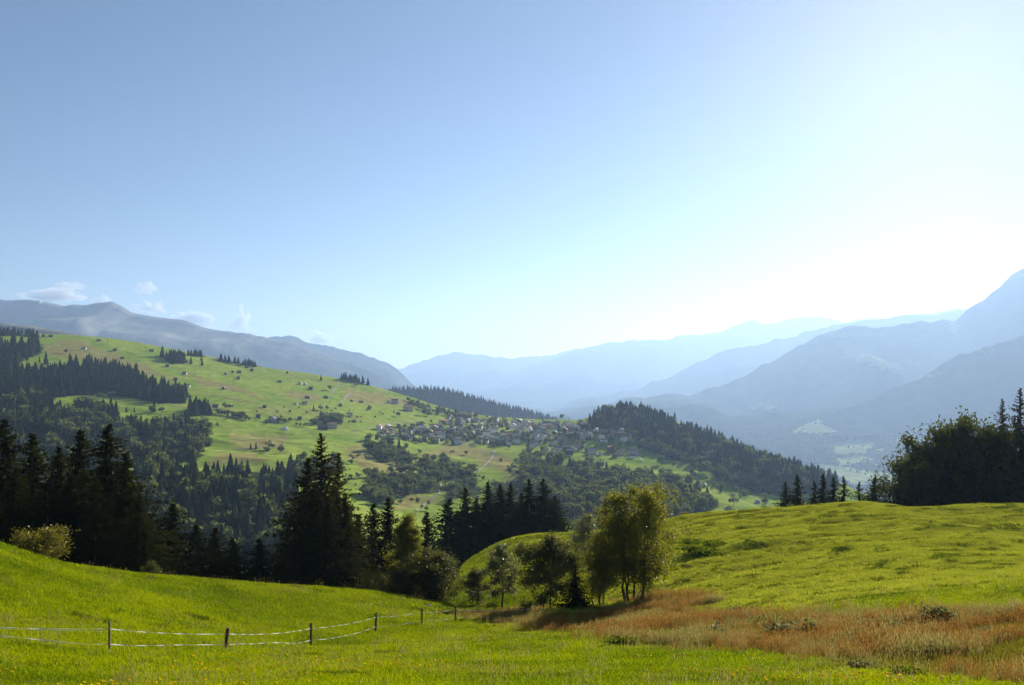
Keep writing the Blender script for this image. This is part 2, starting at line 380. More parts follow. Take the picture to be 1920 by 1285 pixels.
WOODS = {  # base outlines in the photograph: (polygon, count, spruce share, height range, label bits)
    'skyline': ([(0,622),(72,629),(72,633),(0,630)], 40, 1.0, (14, 20), 'on the skyline at far left'),
    'left_edge': ([(-60,650),(70,642),(75,662),(36,680),(30,702),(-60,712)], 190, 1.0, (20, 28), 'in the wood at the left edge of the hillside'),
    'belt': ([(-40,708),(20,704),(70,706),(125,700),(130,686),(185,684),(250,706),(300,732),(348,738),(352,756),(300,757),(240,746),(182,738),(170,742),(90,746),(-40,752)], 620, 1.0, (20, 30), 'in the dark belt of wood across the left hillside'),
    'lower_left': ([(-40,748),(95,748),(100,775),(215,775),(222,792),(120,800),(100,812),(-40,812)], 330, 0.85, (18, 28), 'in the wood below the belt at left'),
    'gully': ([(90,800),(215,790),(300,800),(350,790),(392,808),(388,838),(360,868),(300,874),(225,880),(90,880)], 430, 0.62, (13, 22), 'on the wooded gully side at left'),  # spruce share set to darken the gully, standing in for its shade
    'ravine': ([(210,885),(300,880),(355,890),(450,888),(560,885),(560,960),(640,1000),(560,1060),(250,1060)], 460, 0.82, (14, 24), 'on the steep ravine side behind the meadow spruces'),  # mostly dark spruces, chosen to imitate the shade on this steep slope
    'far_ravine': ([(-60,812),(95,812),(90,880),(212,884),(255,1060),(-60,1060)], 240, 0.85, (15, 25), 'behind the left group of meadow spruces'),  # spruce share raised too, slope shade put into the tree colour
    'clump_a': ([(303,668),(350,676),(348,684),(325,682),(304,673)], 45, 1.0, (18, 27), 'in the dark clump high on the pasture'),
    'clump_b': ([(352,664),(382,666),(382,669),(352,667)], 14, 1.0, (13, 18), 'in the short row on the skyline right of the dark clump'),
    'clump_c': ([(412,672),(484,687),(484,690),(412,676)], 34, 1.0, (12, 19), 'in the long row on the pasture skyline'),
    'clump_d': ([(638,709),(696,718),(694,723),(640,714)], 46, 1.0, (14, 22), 'in the clump on the skyline above the village road'),
    'clump_e': ([(352,766),(396,772),(396,782),(355,780)], 26, 1.0, (16, 26), 'in the clump at the foot of the belt'),
    'terrace_a': ([(684,822),(760,838),(770,872),(700,866),(684,845)], 46, 0.1, (10, 17), 'on the bank below the left end of the village'),
    'terrace_b': ([(772,866),(850,862),(892,888),(880,902),(830,898),(790,888)], 44, 0.05, (9, 15), 'on the bank below the middle of the village'),
    'terrace_c': ([(688,892),(770,888),(832,900),(826,920),(760,930),(690,918)], 52, 0.05, (9, 15), 'in the thicket above the two small huts'),
    'terrace_d': ([(826,914),(890,908),(894,928),(836,940)], 26, 0.05, (9, 15), 'in the round thicket beside the field track'),
    'terrace_e': ([(530,880),(640,860),(640,890),(560,905)], 34, 0.3, (9, 16), 'around the top of the tall meadow spruce'),
    'terrace_f': ([(680,925),(730,930),(738,952),(690,945)], 40, 0.05, (9, 14), 'left of the two small huts'),
    'slope_wood': ([(978,850),(1040,868),(1105,872),(1180,892),(1240,895),(1300,912),(1345,950),(1300,975),(1180,985),(1060,975),(985,935)], 560, 0.25, (12, 20), 'in the broad wood falling below the village'),
    'thicket': ([(905,920),(985,905),(1000,960),(930,965)], 38, 0.1, (9, 15), 'in the thicket left of the broad wood'),
    'knoll': ([(1100,790),(1124,779),(1160,768),(1205,773),(1250,790),(1330,817),(1400,848),(1500,886),(1570,906),(1560,930),(1480,925),(1400,900),(1330,872),(1260,850),(1200,820),(1108,800)], 1150, 0.90, (16, 24), 'in the forest on the rounded knoll'),
    'knoll_edge': ([(1170,812),(1240,838),(1290,860),(1400,902),(1500,928),(1490,938),(1380,912),(1280,868),(1200,838)], 170, 0.08, (10, 16), 'along the lower edge of the knoll forest'),
    'village': ([(700,810),(800,795),(870,775),(1000,795),(1120,800),(1180,820),(1180,850),(1060,852),(900,838),(770,832)], 260, 0.25, (6, 13), 'between the houses of the hill village'),
    'shoulder': ([(760,748),(800,765),(870,778),(860,786),(800,776),(765,758)], 60, 0.3, (8, 14), 'on the shoulder above the upper end of the village'),
    'hedge_a': ([(408,773),(470,786),(470,791),(408,778)], 30, 0.05, (7, 11), 'in the hedge along the lower pasture'),
    'hedge_b': ([(505,786),(600,794),(600,798),(505,791)], 26, 0.05, (6, 10), 'in the hedge left of the long farm'),
    'farm_grove': ([(598,782),(642,786),(640,798),(600,796)], 26, 0.05, (11, 16), 'in the grove behind the long farm'),
    'bank_bushes': ([(640,842),(700,862),(800,840),(900,850),(985,880),(985,930),(900,960),(760,960),(680,930),(640,880)], 90, 0.05, (4, 9), 'dotted over the rough banks below the village'),
    'pasture_bushes': ([(400,755),(560,765),(720,765),(760,785),(640,800),(520,800),(410,785)], 40, 0.1, (3.5, 7), 'dotted over the lower pasture between the barns'),
    'field_trees': ([(1290,885),(1450,930),(1440,945),(1340,925),(1280,900)], 22, 0.05, (6, 12), 'dotted over the fields below the knoll forest'),
}
wood = np.zeros(X.shape)
for k, (p, n, sf, hr, lb) in WOODS.items():
    if k in ('village', 'hedge_a', 'hedge_b', 'field_trees', 'shoulder', 'bank_bushes', 'pasture_bushes'): continue
    wood = np.maximum(wood, inpoly(jx, jy, p))
set_attr(me, 'wood', wood.ravel())
obj('hillside', me, kind='structure', label='green pasture hillside with wooded banks across the ravine')

# ------------------------------------------------------------------ far mountains, valley floor
M_MTN = attr_ground('forested_mountain', (0.022, 0.034, 0.020), (0.045, 0.060, 0.032), 0.0012,
    [('alp', ((0.20, 0.22, 0.09), (0.26, 0.26, 0.12), 0.004)), ('rock', ((0.14, 0.135, 0.105), (0.21, 0.195, 0.155), 0.0025)), ('snow', ((0.75, 0.77, 0.8), (0.6, 0.62, 0.65), 0.01))],
    fine=(0.25, 0.008), bump=0.45, bscale=0.006, bdist=30)
def ridge(name, label, sky_pts, Yr, run, foot=-575, spur=1.0, rows=46, cols=260, rock=None, alps=(), snow=None, jag=2.0, seed=0, lean=0.0):
    sx = [p[0] for p in sky_pts]; sy = [p[1] for p in sky_pts]
    px = np.linspace(sx[0], sx[-1], cols)
    ysk = np.interp(px, sx, sy)
    Y0 = Yr+lean*(px-sx[0])
    X0 = (px-960)/F*Y0; Z0 = (HZ-ysk)/F*Y0
    Z0 = Z0+jag*Yr*0.0010*fbm(px/26, px*0+seed, 4, seed)
    ts = np.r_[np.linspace(-0.6, 0, 8)[:-1], np.linspace(0, 1, rows)]
    VX, VY, VZ = [], [], []
    for t in ts:
        if t < 0:
            VX.append(X0*(1-t*0.02)); VY.append(Y0-t*run*0.8); VZ.append(Z0+(Z0-foot)*t*0.9)
        else:
            k = 4*t*(1-t)
            sp = fbm(X0/(run*0.42)+seed, X0*0+t*0.9+seed*3, 4, seed+5)
            q = t**0.85+0.10*spur*k*fbm(X0/(run*.3), X0*0+t*3, 3, seed+9)
            zz = Z0+(foot-Z0)*q
            VX.append(X0+run*0.05*k*fbm(X0/run*2, X0*0+t*4, 2, seed+2)); VY.append(Y0-run*t*(1+0.25*spur*sp*k**.5)); VZ.append(zz+run*0.035*spur*k*fbm(X0/(run*.14), X0*0+t*5, 3, seed+4))
    VX, VY, VZ = map(np.array, (VX, VY, VZ))
    me = mesh_np(name, np.c_[VX.ravel(), VY.ravel(), VZ.ravel()], [grid_faces(*VX.shape)], M_MTN, smooth=True)
    pp = 960+F*VX/VY; yy = HZ-F*VZ/VY
    al = np.zeros(VX.shape)
    for a in alps: al = np.maximum(al, inpoly(pp+5*fbm(VX/250, VY/250, 3, seed+7), yy+3*fbm(VX/250, VY/250, 3, seed+8), a))
    rk = np.zeros(VX.shape)
    if rock is not None: rk = np.clip((VZ-rock+160*fbm(VX/700, VY/700, 4, seed+6))/220, 0, 1)
    sn = np.zeros(VX.shape)
    if snow is not None: sn = ((VZ-snow) > 60*fbm(VX/200, VY/200, 3, seed+16)) & (pp < 80)
    set_attr(me, 'alp', al.ravel()); set_attr(me, 'rock', rk.ravel()); set_attr(me, 'snow', np.asarray(sn, float).ravel())
    return obj(name, me, kind='structure', label=label)

ridge('mountain', 'long bare mountain ridge with cloud along its crest at left',
      [(-500,520),(-200,545),(0,561),(60,562),(95,568),(118,574),(138,570),(160,571),(185,568),(215,568),(228,573),(250,587),(300,596),(345,602),(380,614),(440,622),(475,628),(500,634),(540,640),(570,650),(620,668),(700,700),(780,740),(850,780)],
      9000, 3800, foot=-480, rock=120, snow=800, seed=1, spur=0.8, jag=1.1, cols=420)
ridge('mountain', 'small pointed peak behind the end of the left ridge',
      [(420,650),(480,638),(510,634),(530,633),(545,629),(560,634),(580,642),(610,646),(650,656),(690,668),(715,676),(735,688),(755,704),(770,718),(790,730),(830,760)],
      11500, 3000, foot=-520, rock=500, seed=2)
ridge('mountain', 'tan grassy shoulder behind the pasture skyline at far left',
      [(-400,570),(-100,598),(0,606),(60,612),(120,622),(180,633),(260,655),(380,690)], 3600, 1300, foot=-200, rock=-400, seed=3, spur=0.3, jag=0.3)
ridge('mountain', 'pale distant mountain closing the end of the valley',
      [(640,720),(740,690),(780,683),(800,676),(820,667),(850,660),(880,661),(905,668),(930,669),(960,671),(1000,666),(1040,664),(1080,654),(1100,655),(1130,668),(1200,690)],
      23000, 5000, foot=-560, rock=900, seed=4)
ridge('mountain', 'low forested ridge behind the village',
      [(680,745),(740,733),(770,731),(800,729),(850,737),(900,750),(950,765),(1000,776),(1040,787),(1090,800),(1150,830)],
      3300, 900, foot=-380, seed=5, spur=0.4, jag=0.4)
ridge('mountain', 'far blue mountain chain right of the valley',
      [(880,740),(960,702),(1010,682),(1060,664),(1120,650),(1180,639),(1230,640),(1280,632),(1340,626),(1370,615),(1395,606),(1415,600),(1440,606),(1480,599),(1540,596),(1580,602),(1640,598),(1700,590),(1745,586),(1800,580),(2000,560)],
      20000, 5500, foot=-570, rock=800, seed=6)
ridge('mountain', 'hazy wooded ridge stepping down into the valley',
      [(960,800),(1030,770),(1080,748),(1140,742),(1200,728),(1270,702),(1330,668),(1380,652),(1440,642),(1530,620),(1580,607),(1640,598),(1700,592),(1760,588),(1810,579),(1900,560)],
      13500, 3800, foot=-570, seed=7)
ridge('mountain', 'big wooded mountain with alpine clearings and steep flank at right',
      [(1000,805),(1100,770),(1180,745),(1230,742),(1310,741),(1345,725),(1390,708),(1440,681),(1500,645),(1540,628),(1590,612),(1640,614),(1690,610),(1720,601),(1760,603),(1790,604),(1815,582),(1840,563),(1865,543),(1900,514),(1920,503),(1965,488),(2150,520),(2500,560)],
      9000, 3000, foot=-480, rock=900, seed=8, spur=1.1,
      alps=[[(1578,655),(1600,650),(1640,668),(1700,685),(1690,690),(1640,688),(1585,672)], [(1480,622),(1600,618),(1660,626),(1640,632),(1520,630)], [(1780,600),(1790,602),(1790,625),(1778,618)], [(1400,762),(1440,755),(1450,768),(1410,772)]])
ridge('mountain', 'dark wooded spur with thin clearings in front of the steep flank',
      [(1500,800),(1560,775),(1640,748),(1700,718),(1740,702),(1770,682),(1800,665),(1860,648),(1920,630),(2100,595),(2500,560)],
      6250, 750, foot=-430, seed=9, spur=0.5,
      alps=[[(1735,707),(1780,694),(1775,702),(1745,710)], [(1825,650),(1865,655),(1860,662),(1830,658)]])
# valley floor foothills with fields
vp = np.array([P3(*p) for p in [(1300,880,5200),(1450,875,5000),(1550,905,4300),(1650,905,4200),(1800,890,4400),(2000,880,4500),(1440,810,6000),(1500,806,6000),(1545,788,6150),(1600,815,5700),(1660,812,5700),(1750,800,5600),(1850,790,5500),
     (1550,845,5200),(1650,850,5100),(1750,840,5000),(1900,830,5000),(1300,830,6200),(1100,820,6500),(2100,780,5600)]])
T_V = TPS(vp[:, :2]/3000, vp[:, 2], 1e-3)
def ground_v(X, Y): return T_V(np.asarray(X)/3000, np.asarray(Y)/3000)+9*fbm(np.asarray(X)/260, np.asarray(Y)/260, 3, 91)
PX, Y = np.meshgrid(np.linspace(1150, 2150, 260), np.geomspace(3800, 6600, 150)); X = (PX-960)/F*Y; Z = ground_v(X, Y); yp = HZ-F*Z/Y
M_VAL = attr_ground('valley_wood_floor', (0.03, 0.045, 0.02), (0.05, 0.065, 0.03), 0.004, [('alp', ((0.19, 0.22, 0.07), (0.25, 0.26, 0.10), 0.006))], fine=(0.2, 0.02))
me = mesh_np('valley_floor', np.c_[X.ravel(), Y.ravel(), Z.ravel()], [grid_faces(*X.shape)], M_VAL, smooth=True)
ALPS_V = [[(1480,812),(1510,796),(1550,784),(1575,798),(1640,806),(1700,808),(1720,795),(1740,795),(1740,803),(1660,818),(1600,815),(1540,815)], [(1560,835),(1600,822),(1640,830),(1625,850),(1570,855)],
          [(1560,862),(1620,855),(1640,862),(1580,872)], [(1520,870),(1560,872),(1640,884),(1700,895),(1720,905),(1600,910),(1560,890)], [(1680,822),(1720,815),(1715,830),(1690,835)], [(1640,845),(1660,842),(1655,852)]]
al = np.zeros(X.shape)
for p in ALPS_V: al = np.maximum(al, inpoly(PX+5*fbm(X/120, Y/120, 3, 93), yp+2.5*fbm(X/120, Y/120, 3, 94), p))
set_attr(me, 'alp', al.ravel())
obj('valley_floor', me, kind='structure', label='hazy valley floor with pale fields and woods at right')
me = mesh_np('valley_ground', [(-20500,-2500,-590),(20500,-2500,-590),(20500,27000,-590),(-20500,27000,-590)], [np.array([[0, 1, 2, 3]])], M_VAL)
obj('valley_ground', me, kind='structure', label='deep valley bottom running to the horizon')

# ------------------------------------------------------------------ plants: mesh makers
def rotz(V, a):
    c, s = np.cos(a), np.sin(a); return np.c_[V[:, 0]*c-V[:, 1]*s, V[:, 0]*s+V[:, 1]*c, V[:, 2]]

def quads_from(C, U, W):
    """centre C, half axes U and W (n x 3) -> diamond-like quads"""
    V = np.stack([C-U, C+W*0.9-U*0.1, C+U, C-W*0.9-U*0.1], 1).reshape(-1, 3)
    return V, np.arange(len(V)).reshape(-1, 4)

def unit(v): return v/np.maximum(np.linalg.norm(v, axis=1, keepdims=True), 1e-9)

def spruce_meshes(seed, H, R, nbr=430, ns=10, mat=None, start=0.03, spray=1.15, pw=0.92):
    """trunk with drooping boughs set at all heights, each carrying flat side sprays and a hanging fringe"""
    r = np.random.default_rng(seed)
    C, U, W = [], [], []
    lop = r.uniform(.78, 1.12, 9)
    for b in range(nbr):
        f = ((b+r.random())/nbr)**1.12
        z = H*(start+(1-start)*f); a = r.uniform(0, 2*math.pi)
        L = (R*(1-f)**pw*(1-f)/(1-f+.075)*1.06+0.005*H)*r.uniform(.60, 1.10)*lop[int(a/2/math.pi*8.99)]
        if r.random() < .06: L *= 1.18
        n = max(3, int(ns*(0.30+L/R)))
        s_ = np.linspace(0.10, 1, n)+r.uniform(-.04, .04, n)
        dz = -0.38*L*s_**1.2+0.20*L*s_**4+(f > .86)*0.55*L*s_
        bx = np.c_[np.cos(a)*L*s_, np.sin(a)*L*s_, z+dz]
        m = len(s_)
        for side in (-1, 1, 0, 0):
            lat = np.array([-math.sin(a), math.cos(a), 0])*side
            d = np.array([math.cos(a), math.sin(a), -0.30])*0.8+lat*0.75+r.normal(0, .22, (m, 3))
            if side == 0: d = np.array([math.cos(a)*.3, math.sin(a)*.3, -1.0])+r.normal(0, .32, (m, 3))
            d = unit(d)
            ln = spray*(0.55+0.45*(1-s_))*r.uniform(.55, 1.15, m)*(0.22+0.78*min(L/R, 1)**.7)*(H/28)**.5
            U.append(d*ln[:, None]*0.5); C.append(bx+d*ln[:, None]*0.45)
            W.append(unit(np.cross(d, r.normal(0, 1, (m, 3))+np.array([0, 0, 1.0])))*(ln*r.uniform(.20, .34, m))[:, None])
    V, Q = quads_from(np.concatenate(C), np.concatenate(U), np.concatenate(W))
    crown = mesh_np('spruce_crown', V, [Q], mat or M_SPRUCE)
    mb = MB(); mb.tube([(0, 0, -1.5), (0.002*H, 0, H*.4), (0, 0, H*0.985)], [H*.014, H*.009, H*.0012], 7)
    return mb.mesh('spruce_trunk', M_BARK), crown

def broad_meshes(seed, H, R, stems=1, leafmat_=None, nleaf=9000, leaf=0.16, trunk_h=0.22, tall=1.0, bark=None, spread=0.0, droop=0.0, low=False, clump=0.55):
    """stems -> limbs -> twigs, leaves gathered in clumps at the twig ends"""
    r = np.random.default_rng(seed)
    mb = MB(); tips = []
    for sidx in range(stems):
        a0 = 2*math.pi*sidx/max(stems, 1)+r.uniform(-.4, .4)
        base = np.array([math.cos(a0), math.sin(a0), 0])*spread*r.uniform(.4, 1.0)*(stems > 1)
        Hs = H*r.uniform(.72, 1.0) if sidx else H
        leanv = base*r.uniform(.5, 1.1)+np.r_[r.normal(0, .02*H, 2), 0]
        pts = [base*0.6+np.array([0, 0, -0.4])]
        nseg = 7
        for k in range(1, nseg+1):
            f = k/nseg
            pts.append(base*0.6+leanv*f+np.array([r.normal(0, .012*H), r.normal(0, .012*H), Hs*0.93*f]))
        rr = H*0.016/(stems**.35)
        mb.tube(pts, [rr*(1-0.86*k/nseg)*(1.35 if k == 0 else 1) for k in range(nseg+1)], 7)
        P = np.array(pts)
        nl = int(26/(stems**.6))+6
        for j in range(nl):
            f = trunk_h+(1-trunk_h)*((j+r.random())/nl)
            i = min(int(f*nseg), nseg-1); q = P[i]+(P[i+1]-P[i])*(f*nseg-i)
            prof = math.sin(math.pi*min(max((f-trunk_h*.5)/(1.05-trunk_h*.5), 0.03), .99)**(0.75*tall))**0.7
            L = R*prof*r.uniform(.65, 1.12)/(stems**.22)
            a = j*2.4+r.uniform(-.5, .5)
            up = r.uniform(.25, .8)
            p = [q]
            d = unit(np.array([[math.cos(a), math.sin(a), up]]))[0]
            for k in range(1, 5):
                d = unit((d+r.normal(0, .16, 3)+np.array([0, 0, -.10-droop*.25*k]))[None])[0]
                p.append(p[-1]+d*L/4)
            mb.tube(p, [rr*.42*(1-.2*k) for k in range(5)], 4)
            for k in (1, 2, 3, 4):
                for _ in range(2 if k < 3 else 3):
                    dd = unit((d*.6+r.normal(0, .7, 3)+np.array([0, 0, .15-droop]))[None])[0]
                    e = p[k]+dd*L*r.uniform(.12, .34)
                    mb.tube([p[k], (p[k]+e)/2+r.normal(0, .03, 3), e], [rr*.14, rr*.10, rr*.05], 3)
                    tips.append(e)
        tips.append(P[-1])
    tips = np.array(tips)
    if low: tips = np.r_[tips, np.c_[r.normal(0, R*.45, 60), r.normal(0, R*.45, 60), r.uniform(.2, H*.4, 60)]]
    wts = r.gamma(1.2, 1, len(tips)); wts /= wts.sum()
    idx = r.choice(len(tips), nleaf, p=wts)
    C = tips[idx]+r.normal(0, 1, (nleaf, 3))*np.array([clump, clump, clump*.8])*(R/4)**.5*r.uniform(.3, 1.1, (nleaf, 1))
    C[:, 2] -= droop*r.exponential(.6, nleaf)
    C[:, 2] = np.maximum(C[:, 2], 0.1)
    U = unit(r.normal(0, 1, (nleaf, 3))+np.array([0, 0, -droop]))*leaf*r.uniform(.5, 1.0, (nleaf, 1))
    W = unit(np.cross(U, r.normal(0, 1, (nleaf, 3))))*leaf*0.42*r.uniform(.6, 1.1, (nleaf, 1))
    V, Q = quads_from(C, U, W)
    return mb.mesh('tree_trunk', bark or M_BARK, True), mesh_np('tree_crown', V, [Q], leafmat_ or M_LEAF)

def far_spruce(seed):
    r = np.random.default_rng(seed); V = []; Fs = []; n = 0
    tiers = 8
    for i in range(tiers):
        z0 = 0.06+0.86*i/tiers; z1 = min(z0+0.24, 1.0); rad = 0.17*(1-i/tiers)**.85+0.015; k = 9
        a = r.uniform(0, 6.28)
        ring = [(math.cos(a+2*math.pi*j/k)*rad*r.uniform(.7, 1.25), math.sin(a+2*math.pi*j/k)*rad*r.uniform(.7, 1.25), z0+r.uniform(-.03, .02)) for j in range(k)]
        V += ring+[(r.normal(0, .004), r.normal(0, .004), z1)]
        Fs += [(n+j, n+(j+1) % k, n+k) for j in range(k)]; n += k+1
    return mesh_np('far_spruce', V, [np.array(Fs)], M_FSPR)

def far_broad(seed, m=None):
    r = np.random.default_rng(seed)
    n = 210
    cl = r.normal(0, 1, (9, 3)); cl = unit(cl)*r.uniform(.12, .30, (9, 1))*np.array([1, 1, .95])+np.array([0, 0, .56])
    C = cl[r.integers(0, 9, n)]+unit(r.normal(0, 1, (n, 3)))*r.uniform(.06, .2, (n, 1))
    C[:, 2] = np.maximum(C[:, 2], .06)
    U = unit(r.normal(0, 1, (n, 3)))*r.uniform(.05, .10, (n, 1)); W = unit(np.cross(U, r.normal(0, 1, (n, 3))))*r.uniform(.045, .08, (n, 1))
    V, Q = quads_from(C, U, W)
    mb = MB(); mb.tube([(0, 0, -.1), (.01, 0, .3), (0, .01, .6)], [.022, .016, .006], 5)
    TV = np.concatenate(mb.V); nT = len(V)
    T4 = np.array([f for f in mb.Fc if len(f) == 4])+nT
    return mesh_np('far_tree', np.r_[V, TV], [Q, T4], [m or M_FLEAF, M_BARK], np.r_[np.zeros(len(Q)), np.ones(len(T4))])

# ------------------------------------------------------------------ stuff: points carrying instances
def instancer(name, label, P, S, R, var, sources):
    me = bpy.data.meshes.new(name); me.vertices.add(len(P)); me.vertices.foreach_set('co', np.asarray(P, np.float32).ravel())
    S = np.asarray(S, np.float32)
    if S.ndim == 1: S = np.repeat(S[:, None], 3, 1)
    R = np.asarray(R, np.float32)
    if R.ndim == 1: R = np.c_[R*0, R*0, R].astype(np.float32)
    a = me.attributes.new('scl', 'FLOAT_VECTOR', 'POINT'); a.data.foreach_set('vector', S.ravel())
    a = me.attributes.new('rot', 'FLOAT_VECTOR', 'POINT'); a.data.foreach_set('vector', R.ravel())
    a = me.attributes.new('var', 'INT', 'POINT'); a.data.foreach_set('value', np.asarray(var, np.int32))
    for mm in {m_ for s in sources for m_ in s.materials}: me.materials.append(mm)
    o = obj(name, me, label=label, kind='stuff')
    g = bpy.data.node_groups.new(name+'_scatter', 'GeometryNodeTree')
    g.interface.new_socket('Geometry', in_out='INPUT', socket_type='NodeSocketGeometry')
    g.interface.new_socket('Geometry', in_out='OUTPUT', socket_type='NodeSocketGeometry')
    gi = g.nodes.new('NodeGroupInput'); go = g.nodes.new('NodeGroupOutput')
    j = g.nodes.new('GeometryNodeJoinGeometry')
    for s in reversed(sources):
        src = bpy.data.objects.new(s.name+'_source', s)
        oi = g.nodes.new('GeometryNodeObjectInfo'); oi.inputs['Object'].default_value = src; oi.inputs['As Instance'].default_value = True
        g.links.new(oi.outputs['Geometry'], j.inputs[0])
    ip = g.nodes.new('GeometryNodeInstanceOnPoints'); ip.inputs['Pick Instance'].default_value = True
    g.links.new(gi.outputs[0], ip.inputs['Points']); g.links.new(j.outputs[0], ip.inputs['Instance'])
    for nm, typ, sock in (('scl', 'FLOAT_VECTOR', 'Scale'), ('rot', 'FLOAT_VECTOR', 'Rotation'), ('var', 'INT', 'Instance Index')):
        na = g.nodes.new('GeometryNodeInputNamedAttribute'); na.data_type = typ; na.inputs['Name'].default_value = nm
        g.links.new(na.outputs['Attribute'], ip.inputs[sock])
    g.links.new(ip.outputs[0], go.inputs[0])
    md_ = o.modifiers.new('scatter', 'NODES'); md_.node_group = g
    return o

def tuft(name, seed, n, h, rad, wd, mat, bend=0.5, seedhead=False):
    r = np.random.default_rng(seed)
    V = []; Fs = []
    for i in range(n):
        a = r.uniform(0, 6.28); q = rad*math.sqrt(r.random()); b = np.array([math.cos(a)*q, math.sin(a)*q, -0.02])
        az = r.uniform(0, 6.28); hh = h*r.uniform(.55, 1.1); be = bend*hh*r.uniform(.2, 1)
        d = np.array([math.cos(az), math.sin(az), 0]); s = np.array([-math.sin(az), math.cos(az), 0])*wd*r.uniform(.7, 1.2)
        k = len(V)
        m1 = b+d*be*.35+np.array([0, 0, hh*.6]); tp = b+d*be+np.array([0, 0, hh])
        V += [b-s, b+s, m1+s*.8, m1-s*.8, tp]
        Fs.append((k, k+1, k+2, k+3)); Fs.append((k+3, k+2, k+4, k+4))
        if seedhead:
            k = len(V); V += [tp-s*2.2, tp+s*2.2, tp+np.array([0, 0, hh*.22])+d*.03]; Fs.append((k, k+1, k+2, k+2))
    q4 = np.array([f for f in Fs if f[2] != f[3]]); q3 = np.array([f[:3] for f in Fs if f[2] == f[3]])
    return mesh_np(name, V, [q4, q3], mat)

# --- scatter grass
def scatter_fan(n, y0, y1, half=0.70, power=1.0):
    """n random ground points in the view fan between two distances, denser near"""
    u = rng.random(n); Yv = (y0**(2-power)+u*(y1**(2-power)-y0**(2-power)))**(1/(2-power))
    Xv = rng.uniform(-half, half, n)*Yv
    return Xv, Yv
Xv, Yv = scatter_fan(250000, 15.5, 150, power=1.05)
Zv = ground_fg(Xv, Yv)
pxv = 960+F*Xv/Yv
keep = (Yv < np.interp(pxv, CR_X, CR_Y)+6)
Xv, Yv, Zv = Xv[keep], Yv[keep], Zv[keep]
dry = brown_mask(Xv, Yv, Zv, 1.0)
G_N = [tuft('grass_tuft', 1, 46, .095, .18, .0048, M_GRASS, .9), tuft('grass_tuft', 2, 46, .08, .20, .005, M_GRASS, 1.1), tuft('pasture_tuft', 3, 42, .095, .19, .0055, M_GRASS2, 1.0), tuft('dark_tuft', 4, 30, .13, .16, .009, M_DGRASS, .7), tuft('green_tuft', 9, 40, .10, .18, .006, M_GRASS3, .9), tuft('seeding_tuft', 10, 12, .26, .2, .0045, M_STRAW, .5, True)]
g = ~dry
x, y, z = Xv[g], Yv[g], Zv[g]
jit = rng.normal(0, 4, len(x))+3*fbm(x/6, y/6, 3, 28)
past = (y+jit > 50) & (x+jit > 0.03*y)
dk = fbm(x/3.0, y/2.4, 3, 31)+0.25*rng.normal(0, 1, len(x))
streak = past & (fbm(x/2.0-y/6, y/0.9+x/9, 3, 34) > .62) & (rng.random(len(x)) < .65)
var = np.where((dk > 1.15) | streak, 3, np.where(past, np.where(rng.random(len(x)) < .8, 2, 1), np.where(fbm(x/6, y/5, 4, 39)+.45*rng.normal(0, 1, len(x)) > .35, 4, rng.integers(0, 2, len(x)))))
sc = rng.uniform(.7, 1.35, len(x))*(1+np.clip((y-25)/45, 0, 1.6))
sv = np.c_[sc*1.15, sc*1.15, sc*np.clip(1.15-(y-25)/120, .55, 1.15)*(1+.35*np.clip(fbm(x/2, y/2, 2, 33), -.8, 1))]
var = np.where((~past) & (rng.random(len(x)) < .006+.02*(fbm(x/4, y/4, 3, 29) > .5)), 5, var)
instancer('meadow_grass', 'short green grass covering the meadow and knoll', np.c_[x, y, z], sv, rng.uniform(0, 6.28, len(x)), var, G_N)
# dry reddish grass
G_R = [tuft('dry_tuft', 5, 30, .55, .20, .006, M_RED, .45, True), tuft('dry_tuft', 6, 26, .48, .22, .006, M_RED, .8, True), tuft('straw_tuft', 7, 24, .60, .2, .006, M_STRAW, .6, True), tuft('green_tuft', 8, 28, .38, .22, .010, M_OLIVE, .8)]
bx, by, bz, ok = [], [], [], None
Xd, Yd = rng.uniform(-12, 45, 130000), rng.uniform(20, 82, 130000)
Zd = ground_fg(Xd, Yd)
kd = brown_mask(Xd, Yd, Zd, 1.0) & (rng.random(130000) < .35+.65*np.clip(.9+fbm(Xd/3.5, Yd/2.5, 3, 38), 0, 1)) & (np.abs(Xd) < .72*Yd)
Xd, Yd, Zd = Xd[kd], Yd[kd], Zd[kd]
gp = fbm(Xd/6, Yd/4, 4, 40)
mixn = fbm(Xd/4, Yd/3, 3, 35)+.35*rng.normal(0, 1, len(Xd))
vd = np.where(mixn+gp*.6+.012*(Xd-8) > .10, 3, np.where(mixn < -.45, 2, rng.integers(0, 2, len(Xd))))
instancer('dry_grass', 'tall reddish brown dry grass filling the hollow at right', np.c_[Xd, Yd, Zd], rng.uniform(.45, 1.1, len(Xd))*(1+.3*fbm(Xd/3, Yd/3, 2, 36))*np.where(vd == 3, .8, 1), rng.uniform(0, 6.28, len(Xd)), vd, G_R)
